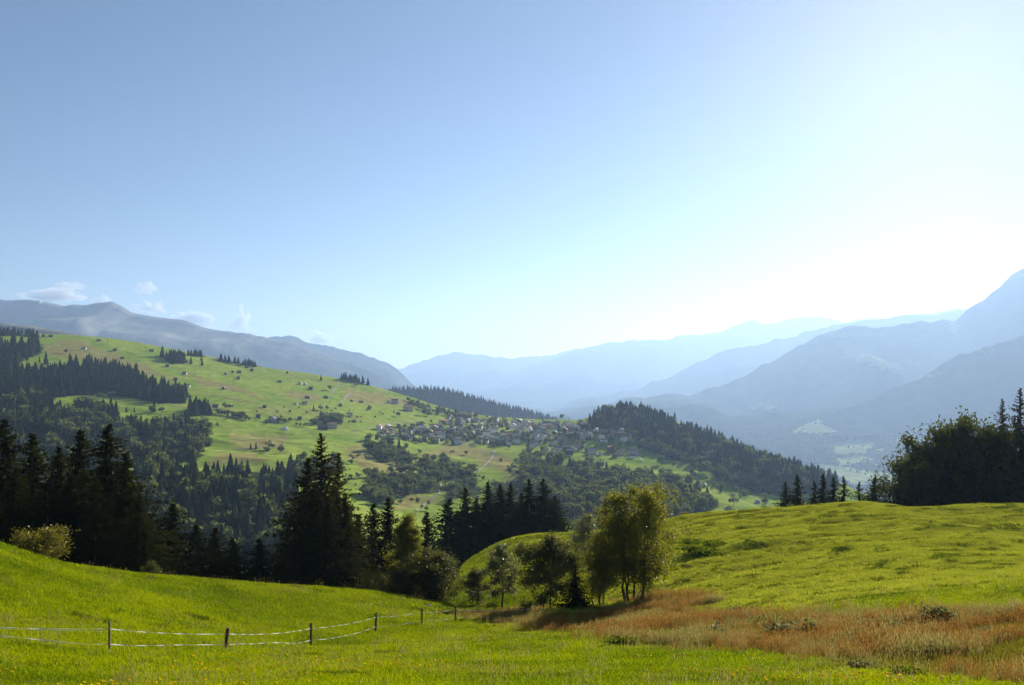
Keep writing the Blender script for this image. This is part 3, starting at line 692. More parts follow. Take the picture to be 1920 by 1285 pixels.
# yellow flowers
mb = MB()
k = 7; mb.add([(math.cos(6.283*i/k)*.042*(1 if i % 2 else .7), math.sin(6.283*i/k)*.042, .20+.010*(i % 2)) for i in range(k)]+[(0, 0, .22)], [(i, (i+1) % k, k) for i in range(k)], 0)
mb.box(-.003, .003, -.003, .003, -.02, .20, 1)
flower = mb.mesh('flower_head', [M_FLOWER, M_GRASS])
Xf, Yf = scatter_fan(2600, 16, 34, power=1.3)
kf = (fbm(Xf/3, Yf/3, 3, 37)+np.where(Xf < -4, .25, -.35) > .12)
Xf, Yf = Xf[kf], Yf[kf]; Zf = ground_fg(Xf, Yf); kf = ~brown_mask(Xf, Yf, Zf); Xf, Yf, Zf = Xf[kf], Yf[kf], Zf[kf]
instancer('meadow_flowers', 'small yellow flowers dotted through the near grass', np.c_[Xf, Yf, Zf], rng.uniform(.7, 1.3, len(Xf)), np.c_[rng.uniform(.1, .7, len(Xf)), rng.uniform(-.3, .3, len(Xf)), rng.uniform(0, 6.28, len(Xf))], np.zeros(len(Xf)), [flower])

# ------------------------------------------------------------------ near trees
def fgz(x, y): return float(ground_fg(np.array([x]), np.array([y]))[0])
def plant(name, label, cat, px, ytop, Yd_, meshes, H0, group=None, base_y=None, wide=1.0, rz=None, sink=0.15):
    """stand a tree of model height H0 at distance Yd_ so that its top reaches the photo row ytop"""
    x = (px-960)/F*Yd_; zb = fgz(x, Yd_)-sink; zt = (HZ-ytop)/F*Yd_
    s = max((zt-zb)/H0, 0.05)
    o = bpy.data.objects.new(name, None); COL.objects.link(o)
    o.location = (x, Yd_, zb); o.rotation_euler = (0, 0, random.uniform(0, 6.28) if rz is None else rz); o.scale = (s*wide, s*wide, s)
    o['label'] = label; o['category'] = cat
    if group: o['group'] = group
    obj('trunk', meshes[0], o); obj('crown', meshes[1], o)
    return o
SPA = spruce_meshes(11, 28, 8.0, nbr=600, spray=1.3, pw=.70); SPB = spruce_meshes(12, 28, 7.0, nbr=580, pw=.66, spray=1.3); SPC = spruce_meshes(13, 28, 8.6, nbr=600, spray=1.3, pw=.76)
SPD = spruce_meshes(14, 28, 7.2, nbr=430, mat=M_SPRUCE2, spray=1.15, pw=.72)
SPS = spruce_meshes(15, 12, 4.2, nbr=340, ns=8, spray=1.2, pw=.74)
near_spruce = [ # px, ytop, Y, model, width, label
 (-45,800,96,SPA,1.59,'dark spruce cut by the left edge behind the yellowing shrub'),
 (8,786,92,SPC,1.65,'tall dark spruce at the left edge of the meadow'),
 (62,814,98,SPB,1.59,'dark spruce between the left edge tree and the notch beside it'),
 (110,838,92,SPA,1.32,'shorter dark spruce in the notch of the left group'),
 (152,806,100,SPC,1.59,'broad dark spruce left of the highest one in the left group'),
 (203,796,92,SPA,1.71,'highest broad dark spruce at the right of the left group'),
 (236,850,88,SPB,1.65,'dark spruce at the right flank of the left group'),
 (262,925,84,SPC,1.59,'low dark spruce at the right foot of the left group'),
 (30,880,86,SPA,1.59,'dark spruce in front of the left edge tree'),
 (90,900,86,SPC,1.45,'dark spruce low in the middle of the left group'),
 (130,890,90,SPB,1.59,'dark spruce filling the centre of the left group'),
 (180,900,84,SPB,1.59,'dark spruce in front of the highest one in the left group'),
 (325,944,94,SPC,1.98,'pointed young spruce standing first right of the left group'),
 (368,984,96,SPB,2.06,'young spruce second right of the left group'),
 (404,990,98,SPA,1.90,'young spruce third right of the left group'),
 (436,1008,96,SPC,2.06,'small spruce midway between left group and tallest spruce'),
 (486,1012,100,SPA,2.22,'small dark spruce left of the brownish one'),
 (540,982,98,SPD,1.77,'thin brownish spruce at the left foot of the tallest spruce'),
 (603,813,104,SPD,1.45,'tallest spruce in the middle with a ragged brownish crown'),
 (578,858,107,SPC,1.42,'left companion leaning on the tallest middle spruce'),
 (633,850,107,SPD,1.50,'right companion of the tallest middle spruce'),
 (615,930,98,SPA,1.59,'dark spruce in front of the tallest middle spruce'),
 (672,965,108,SPB,1.59,'dark spruce just right of the tallest three'),
 (700,943,112,SPA,1.34,'left one of the twin spruces behind the yellow birch'),
 (728,934,114,SPB,1.34,'right one of the twin spruces behind the yellow birch'),
 (800,960,128,SPC,1.59,'lone spruce in the gap right of the yellow birch'),
 (841,936,168,SPA,1.82,'first spruce of the dark group behind the knoll from the left'),
 (872,914,170,SPC,1.73,'second spruce of the dark group behind the knoll'),
 (893,935,171,SPB,1.73,'lower spruce in front within the dark group behind the knoll'),
 (915,904,173,SPA,1.65,'third tall spruce of the dark group behind the knoll'),
 (938,908,174,SPB,1.73,'slim spruce in the middle of the dark group behind the knoll'),
 (958,906,176,SPC,1.55,'spruce right of middle in the dark group behind the knoll'),
 (992,899,178,SPA,1.73,'tall left one of the right pair in the dark group behind the knoll'),
 (1018,898,179,SPC,1.82,'tall right one of the right pair in the dark group behind the knoll'),
 (1040,930,181,SPB,2.00,'lowest spruce at the right end of the dark group behind the knoll'),
 (1136,935,160,SPB,1.59,'spruce tip showing left of the big birch'),
 (1473,902,146,SPS,1.30,'left one of the first pair of young spruces on the knoll crest'),
 (1495,890,150,SPS,1.30,'right one of the first pair of young spruces on the knoll crest'),
 (1527,902,146,SPS,1.16,'leftmost of the four young spruces in a row on the crest'),
 (1543,888,150,SPS,1.16,'second of the four young spruces in a row on the crest'),
 (1563,894,148,SPS,1.16,'third of the four young spruces in a row on the crest'),
 (1582,893,150,SPS,1.16,'rightmost of the four young spruces in a row on the crest'),
 (1611,903,146,SPS,1.16,'left one of the second pair of young spruces on the crest'),
 (1639,896,150,SPS,1.30,'right one of the second pair of young spruces on the crest'),
 (1686,880,140,SPS,1.30,'young spruce left of the ragged one beside the big leafy clump'),
 (1709,850,142,SPD,0.81,'ragged slim spruce at the left side of the big leafy clump'),
 (1880,748,142,SPD,0.94,'tall see-through spruce right of the big leafy clump'),
 (1912,728,146,SPD,1.10,'tall spruce cut by the right edge'),
 (1936,770,140,SPC,1.17,'dark spruce just at the right edge of the frame'),
 (1855,850,136,SPA,1.43,'low dark spruce filling the foot of the big leafy clump'),
 (1900,860,134,SPA,1.43,'low dark spruce under the tall right edge spruces'),
 (860,960,172,SPB,1.59,'low spruce behind the left end of the knoll'),
 (978,925,182,SPB,1.59,'spruce filling the gap before the right pair behind the knoll'),
 (1052,965,184,SPA,1.46,'low spruce at the far right foot of the dark group behind the knoll'),
 (590,905,100,SPA,1.46,'dark spruce at the left front of the tallest middle spruce'),
 (648,925,101,SPB,1.46,'dark spruce at the right front of the tallest middle spruce'),
 (1775,860,134,SPA,1.20,'low dark spruce before the left of the big leafy clump'),
 (1820,850,134,SPC,1.20,'low dark spruce before the middle of the big leafy clump'),
]
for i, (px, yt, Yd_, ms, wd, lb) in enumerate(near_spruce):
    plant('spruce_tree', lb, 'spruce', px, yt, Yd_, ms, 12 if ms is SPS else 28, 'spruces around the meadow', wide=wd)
# leafy trees
BIRCH = broad_meshes(21, 12, 4.1, stems=8, leafmat_=M_BIRCH, nleaf=31000, leaf=.16, trunk_h=.30, spread=2.0, droop=.35, bark=M_BARK, clump=.5)
plant('birch_tree', 'big golden green birch clump with many dark stems', 'birch', 1190, 890, 72, BIRCH, 12.3, rz=.4, wide=1.1)
BIR2 = broad_meshes(22, 10, 3.0, stems=5, leafmat_=M_BIRCH, nleaf=11000, leaf=.15, trunk_h=.25, spread=1.2, droop=.3, clump=.5)
plant('birch_tree', 'lower thin-stemmed birches leaning left of the big birch', 'birch', 1126, 985, 72, BIR2, 10.3, rz=2.0, wide=1.0)
RND = broad_meshes(23, 7, 3.5, leafmat_=M_LEAF, nleaf=20000, leaf=.15, trunk_h=.24, clump=.45)
plant('round_tree', 'round-headed small tree with a single dark trunk at the fence end', 'tree', 1031, 1004, 76, RND, 7.2, wide=1.0)
SML = broad_meshes(24, 6.5, 1.7, leafmat_=M_WILLOW, nleaf=6500, leaf=.15, trunk_h=.25, clump=.4)
plant('sapling', 'slender airy young tree in the hollow left of the round tree', 'tree', 941, 1016, 84, SML, 6.7)
SM2 = broad_meshes(25, 4.6, 1.8, leafmat_=M_LEAF, nleaf=7000, leaf=.15, trunk_h=.18, clump=.45)
plant('sapling', 'low bushy young tree between the wide bush and the slender one', 'tree', 893, 1066, 88, SM2, 4.8)
WIL = broad_meshes(26, 7, 3.2, stems=3, leafmat_=M_WILLOW, nleaf=9000, leaf=.16, trunk_h=.2, spread=.8)
plant('willow_tree', 'pale silvery willow behind the birch stems', 'willow', 1098, 964, 110, WIL, 7.2, wide=1.1)
plant('spruce_tree', 'small dense dark spruce between round tree and birches', 'spruce', 1078, 1058, 71, SPS, 12, 'spruces around the meadow', wide=1.7)
YB = broad_meshes(27, 12, 2.6, stems=2, leafmat_=M_BIRCH, nleaf=22000, leaf=.19, trunk_h=.12, spread=.5, droop=.1, tall=.8)
plant('birch_tree', 'yellow-green birch rising above the wide bush', 'birch', 762, 952, 92, YB, 12.3, wide=.95)
BSH = broad_meshes(28, 8, 4.0, stems=4, leafmat_=M_LEAF, nleaf=24000, leaf=.19, trunk_h=.05, spread=1.2, low=True)
plant('leafy_bush', 'wide rounded bush at the meadow edge below the yellow birch', 'bush', 818, 1014, 90, BSH, 8.3)
BS2 = broad_meshes(29, 4, 2.2, stems=4, leafmat_=M_SHRUB, nleaf=6000, leaf=.15, trunk_h=.05, spread=.9, low=True)
plant('leafy_bush', 'low yellowing bush at the meadow edge left of the wide bush', 'bush', 706, 1072, 86, BS2, 4.1, wide=1.5)
plant('leafy_bush', 'dark low bush under the yellow birch', 'bush', 752, 1050, 88, BSH, 8.3, wide=.9)
BS3 = broad_meshes(30, 4, 2.6, stems=5, leafmat_=M_SHRUB, nleaf=6500, leaf=.19, trunk_h=.05, spread=1.5, low=True)
plant('leafy_bush', 'yellowing shrub at the left meadow edge before the dark spruces', 'bush', 80, 988, 63.5, BS3, 4.1, wide=1.05)
plant('leafy_bush', 'small bush peeping over the knoll crest right of the birch', 'bush', 1285, 960, 139, BS2, 4.1, wide=1.3)
plant('leafy_bush', 'pale shrub at the foot of the left spruce group', 'bush', 282, 1052, 76, SM2, 4.8, wide=.8)
DOM = broad_meshes(31, 20, 7.5, stems=4, leafmat_=M_DARKLEAF, nleaf=34000, leaf=.34, trunk_h=.06, spread=3.0, low=True, clump=.7)
DO2 = broad_meshes(32, 20, 7.5, stems=4, leafmat_=M_DARKLEAF, nleaf=34000, leaf=.34, trunk_h=.06, spread=3.0, low=True, clump=.7)
plant('leafy_tree', 'left part of the big leafy clump on the knoll crest', 'tree', 1757, 800, 146, DOM, 20.5, 'leafy clump on the crest', wide=.95)
plant('leafy_tree', 'highest middle tree of the big leafy clump on the crest', 'tree', 1800, 772, 148, DO2, 20.5, 'leafy clump on the crest', wide=.85)
plant('leafy_tree', 'right tree of the big leafy clump on the crest', 'tree', 1846, 772, 146, DOM, 20.5, 'leafy clump on the crest', wide=.8, rz=2)
plant('leafy_tree', 'low front tree at the left foot of the big leafy clump', 'tree', 1738, 862, 140, DO2, 20.5, 'leafy clump on the crest', wide=1.1)

# ------------------------------------------------------------------ fence
posts = [(205,1224,1165,M_POSTP,.075,0.0,'pale slim fence post nearest the left edge'),(422,1219,1178,M_POST,.16,.10,'short thick dark fence post leaning to the right'),
         (583,1214,1168,M_POST,.14,0.0,'dark fence post third from the left'),(704,1186,1149,M_POST,.14,.03,'dark fence post fourth from the left'),
         (791,1172,1141,M_POST,.13,0.0,'dark fence post fifth from the left'),(855,1167,1136,M_POST,.13,-.05,'dark fence post where the fence meets the brown grass'),
         (984,1157,1139,M_POST,.12,0.0,'small far fence post in the brown grass'),(1019,1146,1128,M_POST,.12,0.0,'last far fence post under the round tree')]
tap = []
for i, (px, yb, yt, mt, wd, ln, lb) in enumerate(posts):
    x, y, z, ok = (float(v[0]) for v in hit(ground_fg, px, yb, 14, 120, 900))
    h = (yb-yt)/F*y+.1
    o = bpy.data.objects.new('fence_post', None); COL.objects.link(o); o.location = (x, y, z-.1); o.rotation_euler = (0, ln, random.uniform(-.4, .4))
    o['label'] = lb; o['category'] = 'fence post'; o['group'] = 'posts of the tape fence'
    mb = MB(); r_ = wd/2
    mb.tube([(0, 0, -.3), (0, 0, h*.5), (.006, .004, h-.015), (.006, .004, h)], [r_, r_*.98, r_*.95, r_*.75], 9)
    obj('shaft', mb.mesh('post_shaft', mt, False), o)
    lv = []
    for q in (.80, .36):
        ins = MB(); ins.tube([(-r_*.9-.05, -r_-.01, h*q), (-r_*.9, -r_-.035, h*q), (r_*.9, -r_-.035, h*q), (r_*.9+.05, -r_-.01, h*q)], [.014, .02, .02, .014], 6)
        obj('insulator', ins.mesh('insulator', M_REDP), o)
        lv.append(Vector((x+math.sin(ln)*h*q, y-r_-.05, z-.1+h*q)))
    tap.append(lv)
def tape(pts, name, label, sag, wdt=.026):
    V = []; rows = 0; L = 0
    for a, b in zip(pts[:-1], pts[1:]):
        d = (b-a).length; n = max(10, int(d/.10))
        for i in range(n):
            f = i/n; p = a.lerp(b, f); p.z -= 4*sag*d/9*f*(1-f); p.z = max(p.z, fgz(p.x, p.y)+.24)
            tw = L*2.1+1.1*math.sin(L*.9)
            side = (b-a).normalized().cross(Vector((0, 0, 1)))
            u = Vector((0, 0, 1))*math.cos(tw)+side*math.sin(tw)
            V += [p+u*wdt*.5, p-u*wdt*.5]; rows += 1; L += d/n
    me_ = mesh_np(name, [tuple(v) for v in V], [np.array([(2*i, 2*i+1, 2*i+3, 2*i+2) for i in range(rows-1)])], M_TAPE)
    sm = obj(name, me_, label=label, cat='fence tape', group='white tapes of the fence')
    so_ = sm.modifiers.new('thickness', 'SOLIDIFY'); so_.thickness = .002
def left_pt(px, y): 
    x, yy, z, ok = (float(v[0]) for v in hit(ground_fg, px, y+24, 10, 120, 900)); return Vector((x, yy, z+.02))
Pl = Vector(((-60-960)/F*26.5, 26.5, (HZ-1173)/F*26.5)); Pl2 = Vector(((-60-960)/F*26.5, 26.5, (HZ-1205)/F*26.5))
tape([Pl]+[t[0] for t in tap], 'fence_tape', 'upper white twisted tape of the pasture fence', .10, .034)
tape([Pl2]+[t[1] for t in tap], 'fence_tape', 'lower white twisted tape sagging near the grass', .16, .034)
tape([Pl-Vector((0, 0, .06)), tap[0][0]-Vector((0.02, 0.03, .09))], 'fence_tape', 'thin second strand just under the upper tape at far left', .03, .012)

# ------------------------------------------------------------------ weeds, tussocks, stones of the hollow
def weed_mesh(seed, R, H, n, mat):
    r = np.random.default_rng(seed); mb = MB()
    for i in range(14):
        a = r.uniform(0, 6.28); e = (math.cos(a)*R*.6*r.random(), math.sin(a)*R*.6*r.random(), H*r.uniform(.6, 1.05)); mb.tube([(e[0]*.2, e[1]*.2, -.05), e], [.012, .006], 4)
    C = np.c_[r.normal(0, R*.42, n), r.normal(0, R*.42, n), np.abs(r.normal(H*.45, H*.28, n))]
    U = unit(r.normal(0, 1, (n, 3)))*r.uniform(.05, .13, (n, 1)); W = unit(np.cross(U, r.normal(0, 1, (n, 3))))*r.uniform(.03, .06, (n, 1))
    V, Q = quads_from(C, U, W)
    return mb.mesh('weed_stems', M_BARK), mesh_np('weed_leaves', V, [Q], mat)
WD = [weed_mesh(41, .55, .8, 900, M_WEED), weed_mesh(42, .7, .6, 1100, M_WEED), weed_mesh(43, .6, .45, 900, M_DGRASS)]
weeds = [(1268,1138,0,'dark dock clump right of the birch shade'),(1290,1200,1,'leafy dock clump in the middle of the brown grass'),(1345,1198,0,'taller dock clump beside the middle one'),(1500,1186,1,'broad pale flowering weed clump in the brown grass'),
         (1525,1196,0,'weed clump at the right side of the broad pale one'),(1475,1196,1,'low pale weed clump left of the broad one'),(1640,1190,0,'weed clump in the brown grass below the knoll'),(1685,1192,1,'weed clump farther right below the knoll'),
         (1760,1172,0,'weed clump high in the brown strip'),(1850,1190,1,'wide pale weed clump near the right edge'),(1890,1205,0,'weed clump at the right edge of the brown strip'),(1170,1212,2,'dark green clump at the lower edge of the brown grass'),
         (1195,1190,2,'dark green clump on the bank of the brown grass'),(1620,1256,1,'green clump at the bottom edge of the brown strip'),(1695,1272,2,'dark green clump at the bottom right'),(1380,1160,0,'dock clump left of the broad pale one'),
         (1440,1172,2,'low green clump between the dock clumps'),(1010,1135,2,'low dark bush under the fence end'),(925,1138,2,'dark clump at the foot of the slender tree')]
for px, y_, k, lb in weeds:
    x, y, z, ok = (float(v[0]) for v in hit(ground_fg, px, y_, 14, 140, 700))
    o = bpy.data.objects.new('weed_clump', None); COL.objects.link(o); o.location = (x, y, z); o.rotation_euler = (0, 0, random.uniform(0, 6)); s = random.uniform(.85, 1.25)*(.55 if y < 34 else .95); o.scale = (s*1.6, s, s*.8)
    o['label'] = lb; o['category'] = 'weeds'; o['group'] = 'weed clumps in the hollow'
    obj('stem', WD[k][0], o); obj('leaf', WD[k][1], o)
TUS = [weed_mesh(45+i, 1.0, .5, 1500, M_DGRASS)[1] for i in range(2)]
tuss = [(1300,1022,1.5,'dark tussock on the left face of the knoll'),(1318,1036,1.7,'broad dark tussock below another on the left face of the knoll'),(1345,1024,1.3,'dark tussock right of the others on the left face'),(1275,1032,.9,'small dark tussock left of the broad one'),
        (1680,974,1.0,'dark tussock just below the knoll crest'),(1510,970,1.0,'dark tussock below the crest near the first young spruces'),(1590,1030,1.1,'dark low tussock in the middle of the knoll'),(1660,1062,.8,'low tussock in the middle right of the knoll'),(1445,978,.8,'dark tussock at the left crest of the knoll')]
for i, (px, y_, s, lb) in enumerate(tuss):
    x, y, z, ok = (float(v[0]) for v in hit(ground_fg, px, y_, 40, 160, 700))
    obj('tussock', TUS[i % 2], loc=(x, y, z-.05), rz=random.uniform(0, 6), sc=(s*1.9, s*1.1, s*(.75 if s > 1.2 else .4)), label=lb, cat='tussock', group='dark tussocks on the knoll')
def rock_mesh(seed):
    r = np.random.default_rng(seed); n = 9; V = [(0, 0, .5)]
    for j, (zz, rr) in enumerate([(.38, .35), (.12, .55), (-.15, .55)]): V += [(math.cos(6.283*i/n)*rr*r.uniform(.75, 1.25), math.sin(6.283*i/n)*rr*r.uniform(.75, 1.2), zz+r.uniform(-.06, .06)) for i in range(n)]
    Fs = [(0, 1+i, 1+(i+1) % n) for i in range(n)]; Q = [(1+j*n+i, 1+(j+1)*n+i, 1+(j+1)*n+(i+1) % n, 1+j*n+(i+1) % n) for j in range(2) for i in range(n)]
    return mesh_np('stone', V, [np.array(Fs), np.array(Q)], M_ROCK)
for px, y_, s, lb in ((802,1139,.7,'grey stone at the meadow edge beside the fifth post'), (918,1122,.5,'stone in the hollow below the low bushy tree')):
    x, y, z, ok = (float(v[0]) for v in hit(ground_fg, px, y_, 14, 140, 700))
    obj('stone', rock_mesh(px), loc=(x, y, z), rz=1, sc=(s*1.5, s, s*.8), label=lb, cat='stone')

# ------------------------------------------------------------------ hillside trees
FS = [far_spruce(51+i) for i in range(4)]; FB = [far_broad(61+i) for i in range(5)]
allp = []   # (zone, kind, X, Y, Z, H)
for zi, (zn, (poly, n, sf, hr, lb)) in enumerate(WOODS.items()):
    a = np.array(poly); lo, hi = a.min(0), a.max(0)
    pts = np.zeros((0, 2))
    while len(pts) < n:
        q = rng.uniform(lo, hi, (n*3, 2)); q = q[inpoly(q[:, 0], q[:, 1], poly)]; pts = np.r_[pts, q]
    pts = pts[:n]
    x, y, z, ok = hit(ground_md, pts[:, 0], pts[:, 1], 380, 2050, 260)
    for i in range(n):
        if ok[i]: allp.append((zn, int(rng.random() >= sf), x[i], y[i], z[i], rng.uniform(*hr)*rng.uniform(.85, 1.1)))
def tree_label(p, kind):
    zn = p[0]; px = 960+F*p[2]/p[3]; y_ = HZ-F*p[4]/p[3]; a = np.array(WOODS[zn][0]); hr = WOODS[zn][3]
    q = (p[5]-hr[0]*.85)/(hr[1]*1.1-hr[0]*.85); size = 'small' if q < .33 else 'tall' if q > .66 else 'mid-sized'
    v = 'upper' if y_ < a[:, 1].mean() else 'lower'; h = (px-a[:, 0].min())/max(np.ptp(a[:, 0]), 1)
    side = 'left' if h < .34 else 'right' if h > .67 else 'middle'
    if zn == 'ravine': side = 'left' if px < 320 else 'right' if px > 500 else 'middle'
    return size+(' dark spruce, ' if kind == 0 else ' rounded leafy tree, ')+v+' '+side+', '+WOODS[zn][4]
def forest(kind, srcs, nm, limit, stuff_name):
    P = sorted([p for p in allp if p[1] == kind], key=lambda p: -p[5]/p[3]*(.45 if p[0] == 'ravine' and not 290 < 960+F*p[2]/p[3] < 545 else 1)*(.75+.5*((p[2]*7.13) % 1)))
    for p in P[:limit]:
        w_ = random.uniform(.85, 1.25)*(1.35 if kind == 0 else 1.1)
        obj(nm, random.choice(srcs), loc=(p[2], p[3], p[4]-.4), rz=random.uniform(0, 6.28), sc=(p[5]*w_, p[5]*w_, p[5]),
            label=tree_label(p, kind), cat='spruce' if kind == 0 else 'tree', group=('spruces ' if kind == 0 else 'leafy trees ')+WOODS[p[0]][4])
    Q = P[limit:]
    if Q:
        A = np.array([q[2:] for q in Q]); n = len(A); ww = rng.uniform(.85, 1.25, n)*(1.35 if kind == 0 else 1.1)
        instancer(stuff_name, 'dense '+('spruce' if kind == 0 else 'leafy')+' woods covering the far hillside banks', A[:, :3]-np.array([0, 0, .4]), np.c_[A[:, 3]*ww, A[:, 3]*ww, A[:, 3]], rng.uniform(0, 6.28, n), rng.integers(0, len(srcs), n), srcs)
# single trees standing free on the pastures: (px, base y, height px, kind)
single = [(51,676,12,0,'small lone spruce on the pasture beside the left edge wood'),(86,684,22,0,'dense lone spruce clump-tree on the left pasture'),(74,680,10,0,'small spruce left of the dense lone one'),(124,663,7,1,'tiny round tree beside the tan field'),
 (358,683,13,0,'lone spruce right of the dark clump high on the pasture'),(379,686,12,0,'lower of two spruces near the pasture skyline row'),(377,677,8,0,'upper of two spruces near the pasture skyline row'),(237,773,10,0,'tiny pointed spruce beside the farm track'),(252,773,8,0,'tiny spruce right of the pointed one by the track'),
 (289,772,18,0,'spruce in the small group on the lower left pasture'),(283,774,12,1,'round tree in the small group on the lower left pasture'),(303,774,10,1,'round bush at the right of the small group'),(390,772,20,0,'slim spruce at the upper end of the hedge'),(422,767,11,1,'round tree beside a barn above the hedge'),
 (188,748,11,1,'round tree left of the farmhouse on the left meadow'),(208,775,18,0,'spruce below the farmhouse on the left meadow'),(407,800,7,1,'small tree pair on the bright lower field'),(602,714,10,0,'lone spruce below the skyline clump'),(633,706,8,0,'single spruce at the left of the skyline clump'),
 (619,732,8,1,'small tree beside the zigzag road'),(588,770,9,0,'small spruce in the field right of the barns'),(601,770,9,1,'small pale tree in the field right of the barns'),(614,768,7,1,'round bush in the field right of the barns'),(668,725,7,1,'bush beside the road bend'),(712,721,7,1,'bush on the right skyline'),
 (724,727,9,1,'round tree on the right skyline'),(741,733,10,1,'larger round tree on the right skyline'),(693,768,8,1,'round bush above the village'),(747,782,9,1,'round tree above the left village end'),(798,780,13,1,'large round tree left of the upper village'),(806,782,9,1,'smaller round tree beside the large one'),
 (1040,786,11,1,'left tree of the pair on the terrace skyline'),(1052,787,9,1,'right tree of the pair on the terrace skyline'),(918,798,12,1,'round tree inside the upper village'),(1088,796,9,1,'round tree below the grassy bump'),(505,843,14,1,'dark round bush on the brown bank'),(500,850,12,1,'tree in the brown bank hollow'),
 (525,850,14,1,'tall bush at the right of the brown bank'),(568,866,18,1,'dark tree left of the tall spruce top'),(470,842,10,0,'left spruce on the brown bank'),(480,842,11,0,'right spruce on the brown bank'),(940,918,14,1,'round dark tree beside the field track bend'),(962,880,10,1,'small tree above the broad wood'),
 (1183,838,13,1,'tree at the right end of the village'),(1205,842,14,1,'tall tree right of the village end'),(1312,886,16,1,'big round tree among the fields'),(1240,870,15,1,'round tree at the upper corner of the broad wood'),(1262,876,10,1,'smaller round tree beside the corner one'),(1378,912,18,1,'wide round tree below the knoll forest'),
 (1352,925,20,1,'tall tree group member in the lower fields'),(1376,948,16,1,'round dark tree in the lowest field'),(1436,948,14,1,'round tree at the right end of the fields'),(1460,920,9,1,'small tree near the right field edge')]
for px, y_, hp, kd_, lb in single:
    x, y, z, ok = (float(v[0]) for v in hit(ground_md, px, y_, 380, 2050, 420))
    h = hp/F*y*1.25; s = h*(1.0 if kd_ == 0 else 1.15)
    obj('spruce_tree' if kd_ == 0 else 'leafy_tree', random.choice(FS if kd_ == 0 else FB), loc=(x, y, z-.3), rz=random.uniform(0, 6.28), sc=(s*1.15, s*1.15, h), label=lb, cat='spruce' if kd_ == 0 else 'tree')
forest(0, FS, 'spruce_tree', 225, 'spruce_woods'); forest(1, FB, 'leafy_tree', 235, 'leafy_woods')
# forest cover of the low ridge and valley floor
rd = [o for o in bpy.data.objects if o.get('label') == 'low forested ridge behind the village'][0]
co = np.empty(len(rd.data.vertices)*3, np.float32); rd.data.vertices.foreach_get('co', co); co = co.reshape(-1, 3)
nc = 260; G3 = co.reshape(-1, nc, 3)
def on_grid(G3, n, r0, r1):
    i = rng.uniform(r0, r1, n); j = rng.uniform(0, G3.shape[1]-1.01, n); a = i.astype(int); b = j.astype(int); u = (i-a)[:, None]; v = (j-b)[:, None]
    return (G3[a, b]*(1-u)+G3[a+1, b]*u)*(1-v)+(G3[a, b+1]*(1-u)+G3[a+1, b+1]*u)*v
Pq = on_grid(G3, 5200, 6.6, 30); hh = rng.uniform(16, 26, len(Pq))
instancer('ridge_forest', 'dense spruce forest on the low ridge behind the village', Pq, np.c_[hh*1.3, hh*1.3, hh], rng.uniform(0, 6.28, len(Pq)), rng.integers(0, 4, len(Pq)), FS)
px_, Yv_ = rng.uniform(1380, 1950, 5000), rng.uniform(4100, 6200, 5000); xv = (px_-960)/F*Yv_; zv = ground_v(xv, Yv_); yv = HZ-F*zv/Yv_
inn = np.zeros(5000, bool)
for p in ALPS_V: inn |= inpoly(px_, yv, p)
inn &= rng.random(5000) > .03
hh = rng.uniform(14, 24, 5000)
instancer('valley_woods', 'hazy woods between the fields on the valley floor', np.c_[xv, Yv_, zv][~inn], np.c_[hh*1.6, hh*1.6, hh][~inn], rng.uniform(0, 6.28, (~inn).sum()), rng.integers(0, 9, (~inn).sum()), FS+FB)

# ------------------------------------------------------------------ tracks on the hillside
def track(pts, wdt, label):
    P_ = []
    for (a, b) in zip(pts[:-1], pts[1:]):
        for f in np.linspace(0, 1, 14)[:-1]: P_.append((a[0]+(b[0]-a[0])*f, a[1]+(b[1]-a[1])*f))
    P_.append(pts[-1]); P_ = np.array(P_)
    x, y, z, ok = hit(ground_md, P_[:, 0], P_[:, 1], 380, 2050, 600)
    D = np.gradient(np.c_[x, y], axis=0); D /= np.maximum(np.linalg.norm(D, axis=1, keepdims=True), 1e-6)
    Nn = np.c_[-D[:, 1], D[:, 0]]*wdt/2
    A = np.c_[x, y]+Nn; B = np.c_[x, y]-Nn
    V = np.empty((2*len(x), 3)); V[0::2, :2] = A; V[1::2, :2] = B; V[0::2, 2] = ground_md(A[:, 0], A[:, 1])+.5; V[1::2, 2] = ground_md(B[:, 0], B[:, 1])+.5
    obj('path', mesh_np('path', V, [np.array([(2*i, 2*i+1, 2*i+3, 2*i+2) for i in range(len(x)-1)])], M_PATH), kind='structure', label=label)
track([(633,712),(634,722),(628,730),(622,740)], 3, 'upper piece of the zigzag farm road')
track([(640,756),(648,745),(658,738)], 3.5, 'short steep piece of the zigzag farm road')
track([(928,845),(922,860),(908,875),(890,888),(875,894)], 3, 'farm track dropping from the village terrace')
track([(828,905),(824,925),(812,935),(795,948),(780,958)], 2.5, 'farm track past the two small huts')
track([(540,835),(500,838),(440,843),(400,850)], 2.5, 'field track across the brown bank')
track([(1190,842),(1196,855),(1206,866)], 2.5, 'pale lane at the right end of the village')
track([(660,808),(740,795),(800,786)], 2.5, 'lane from the long farm to the village')

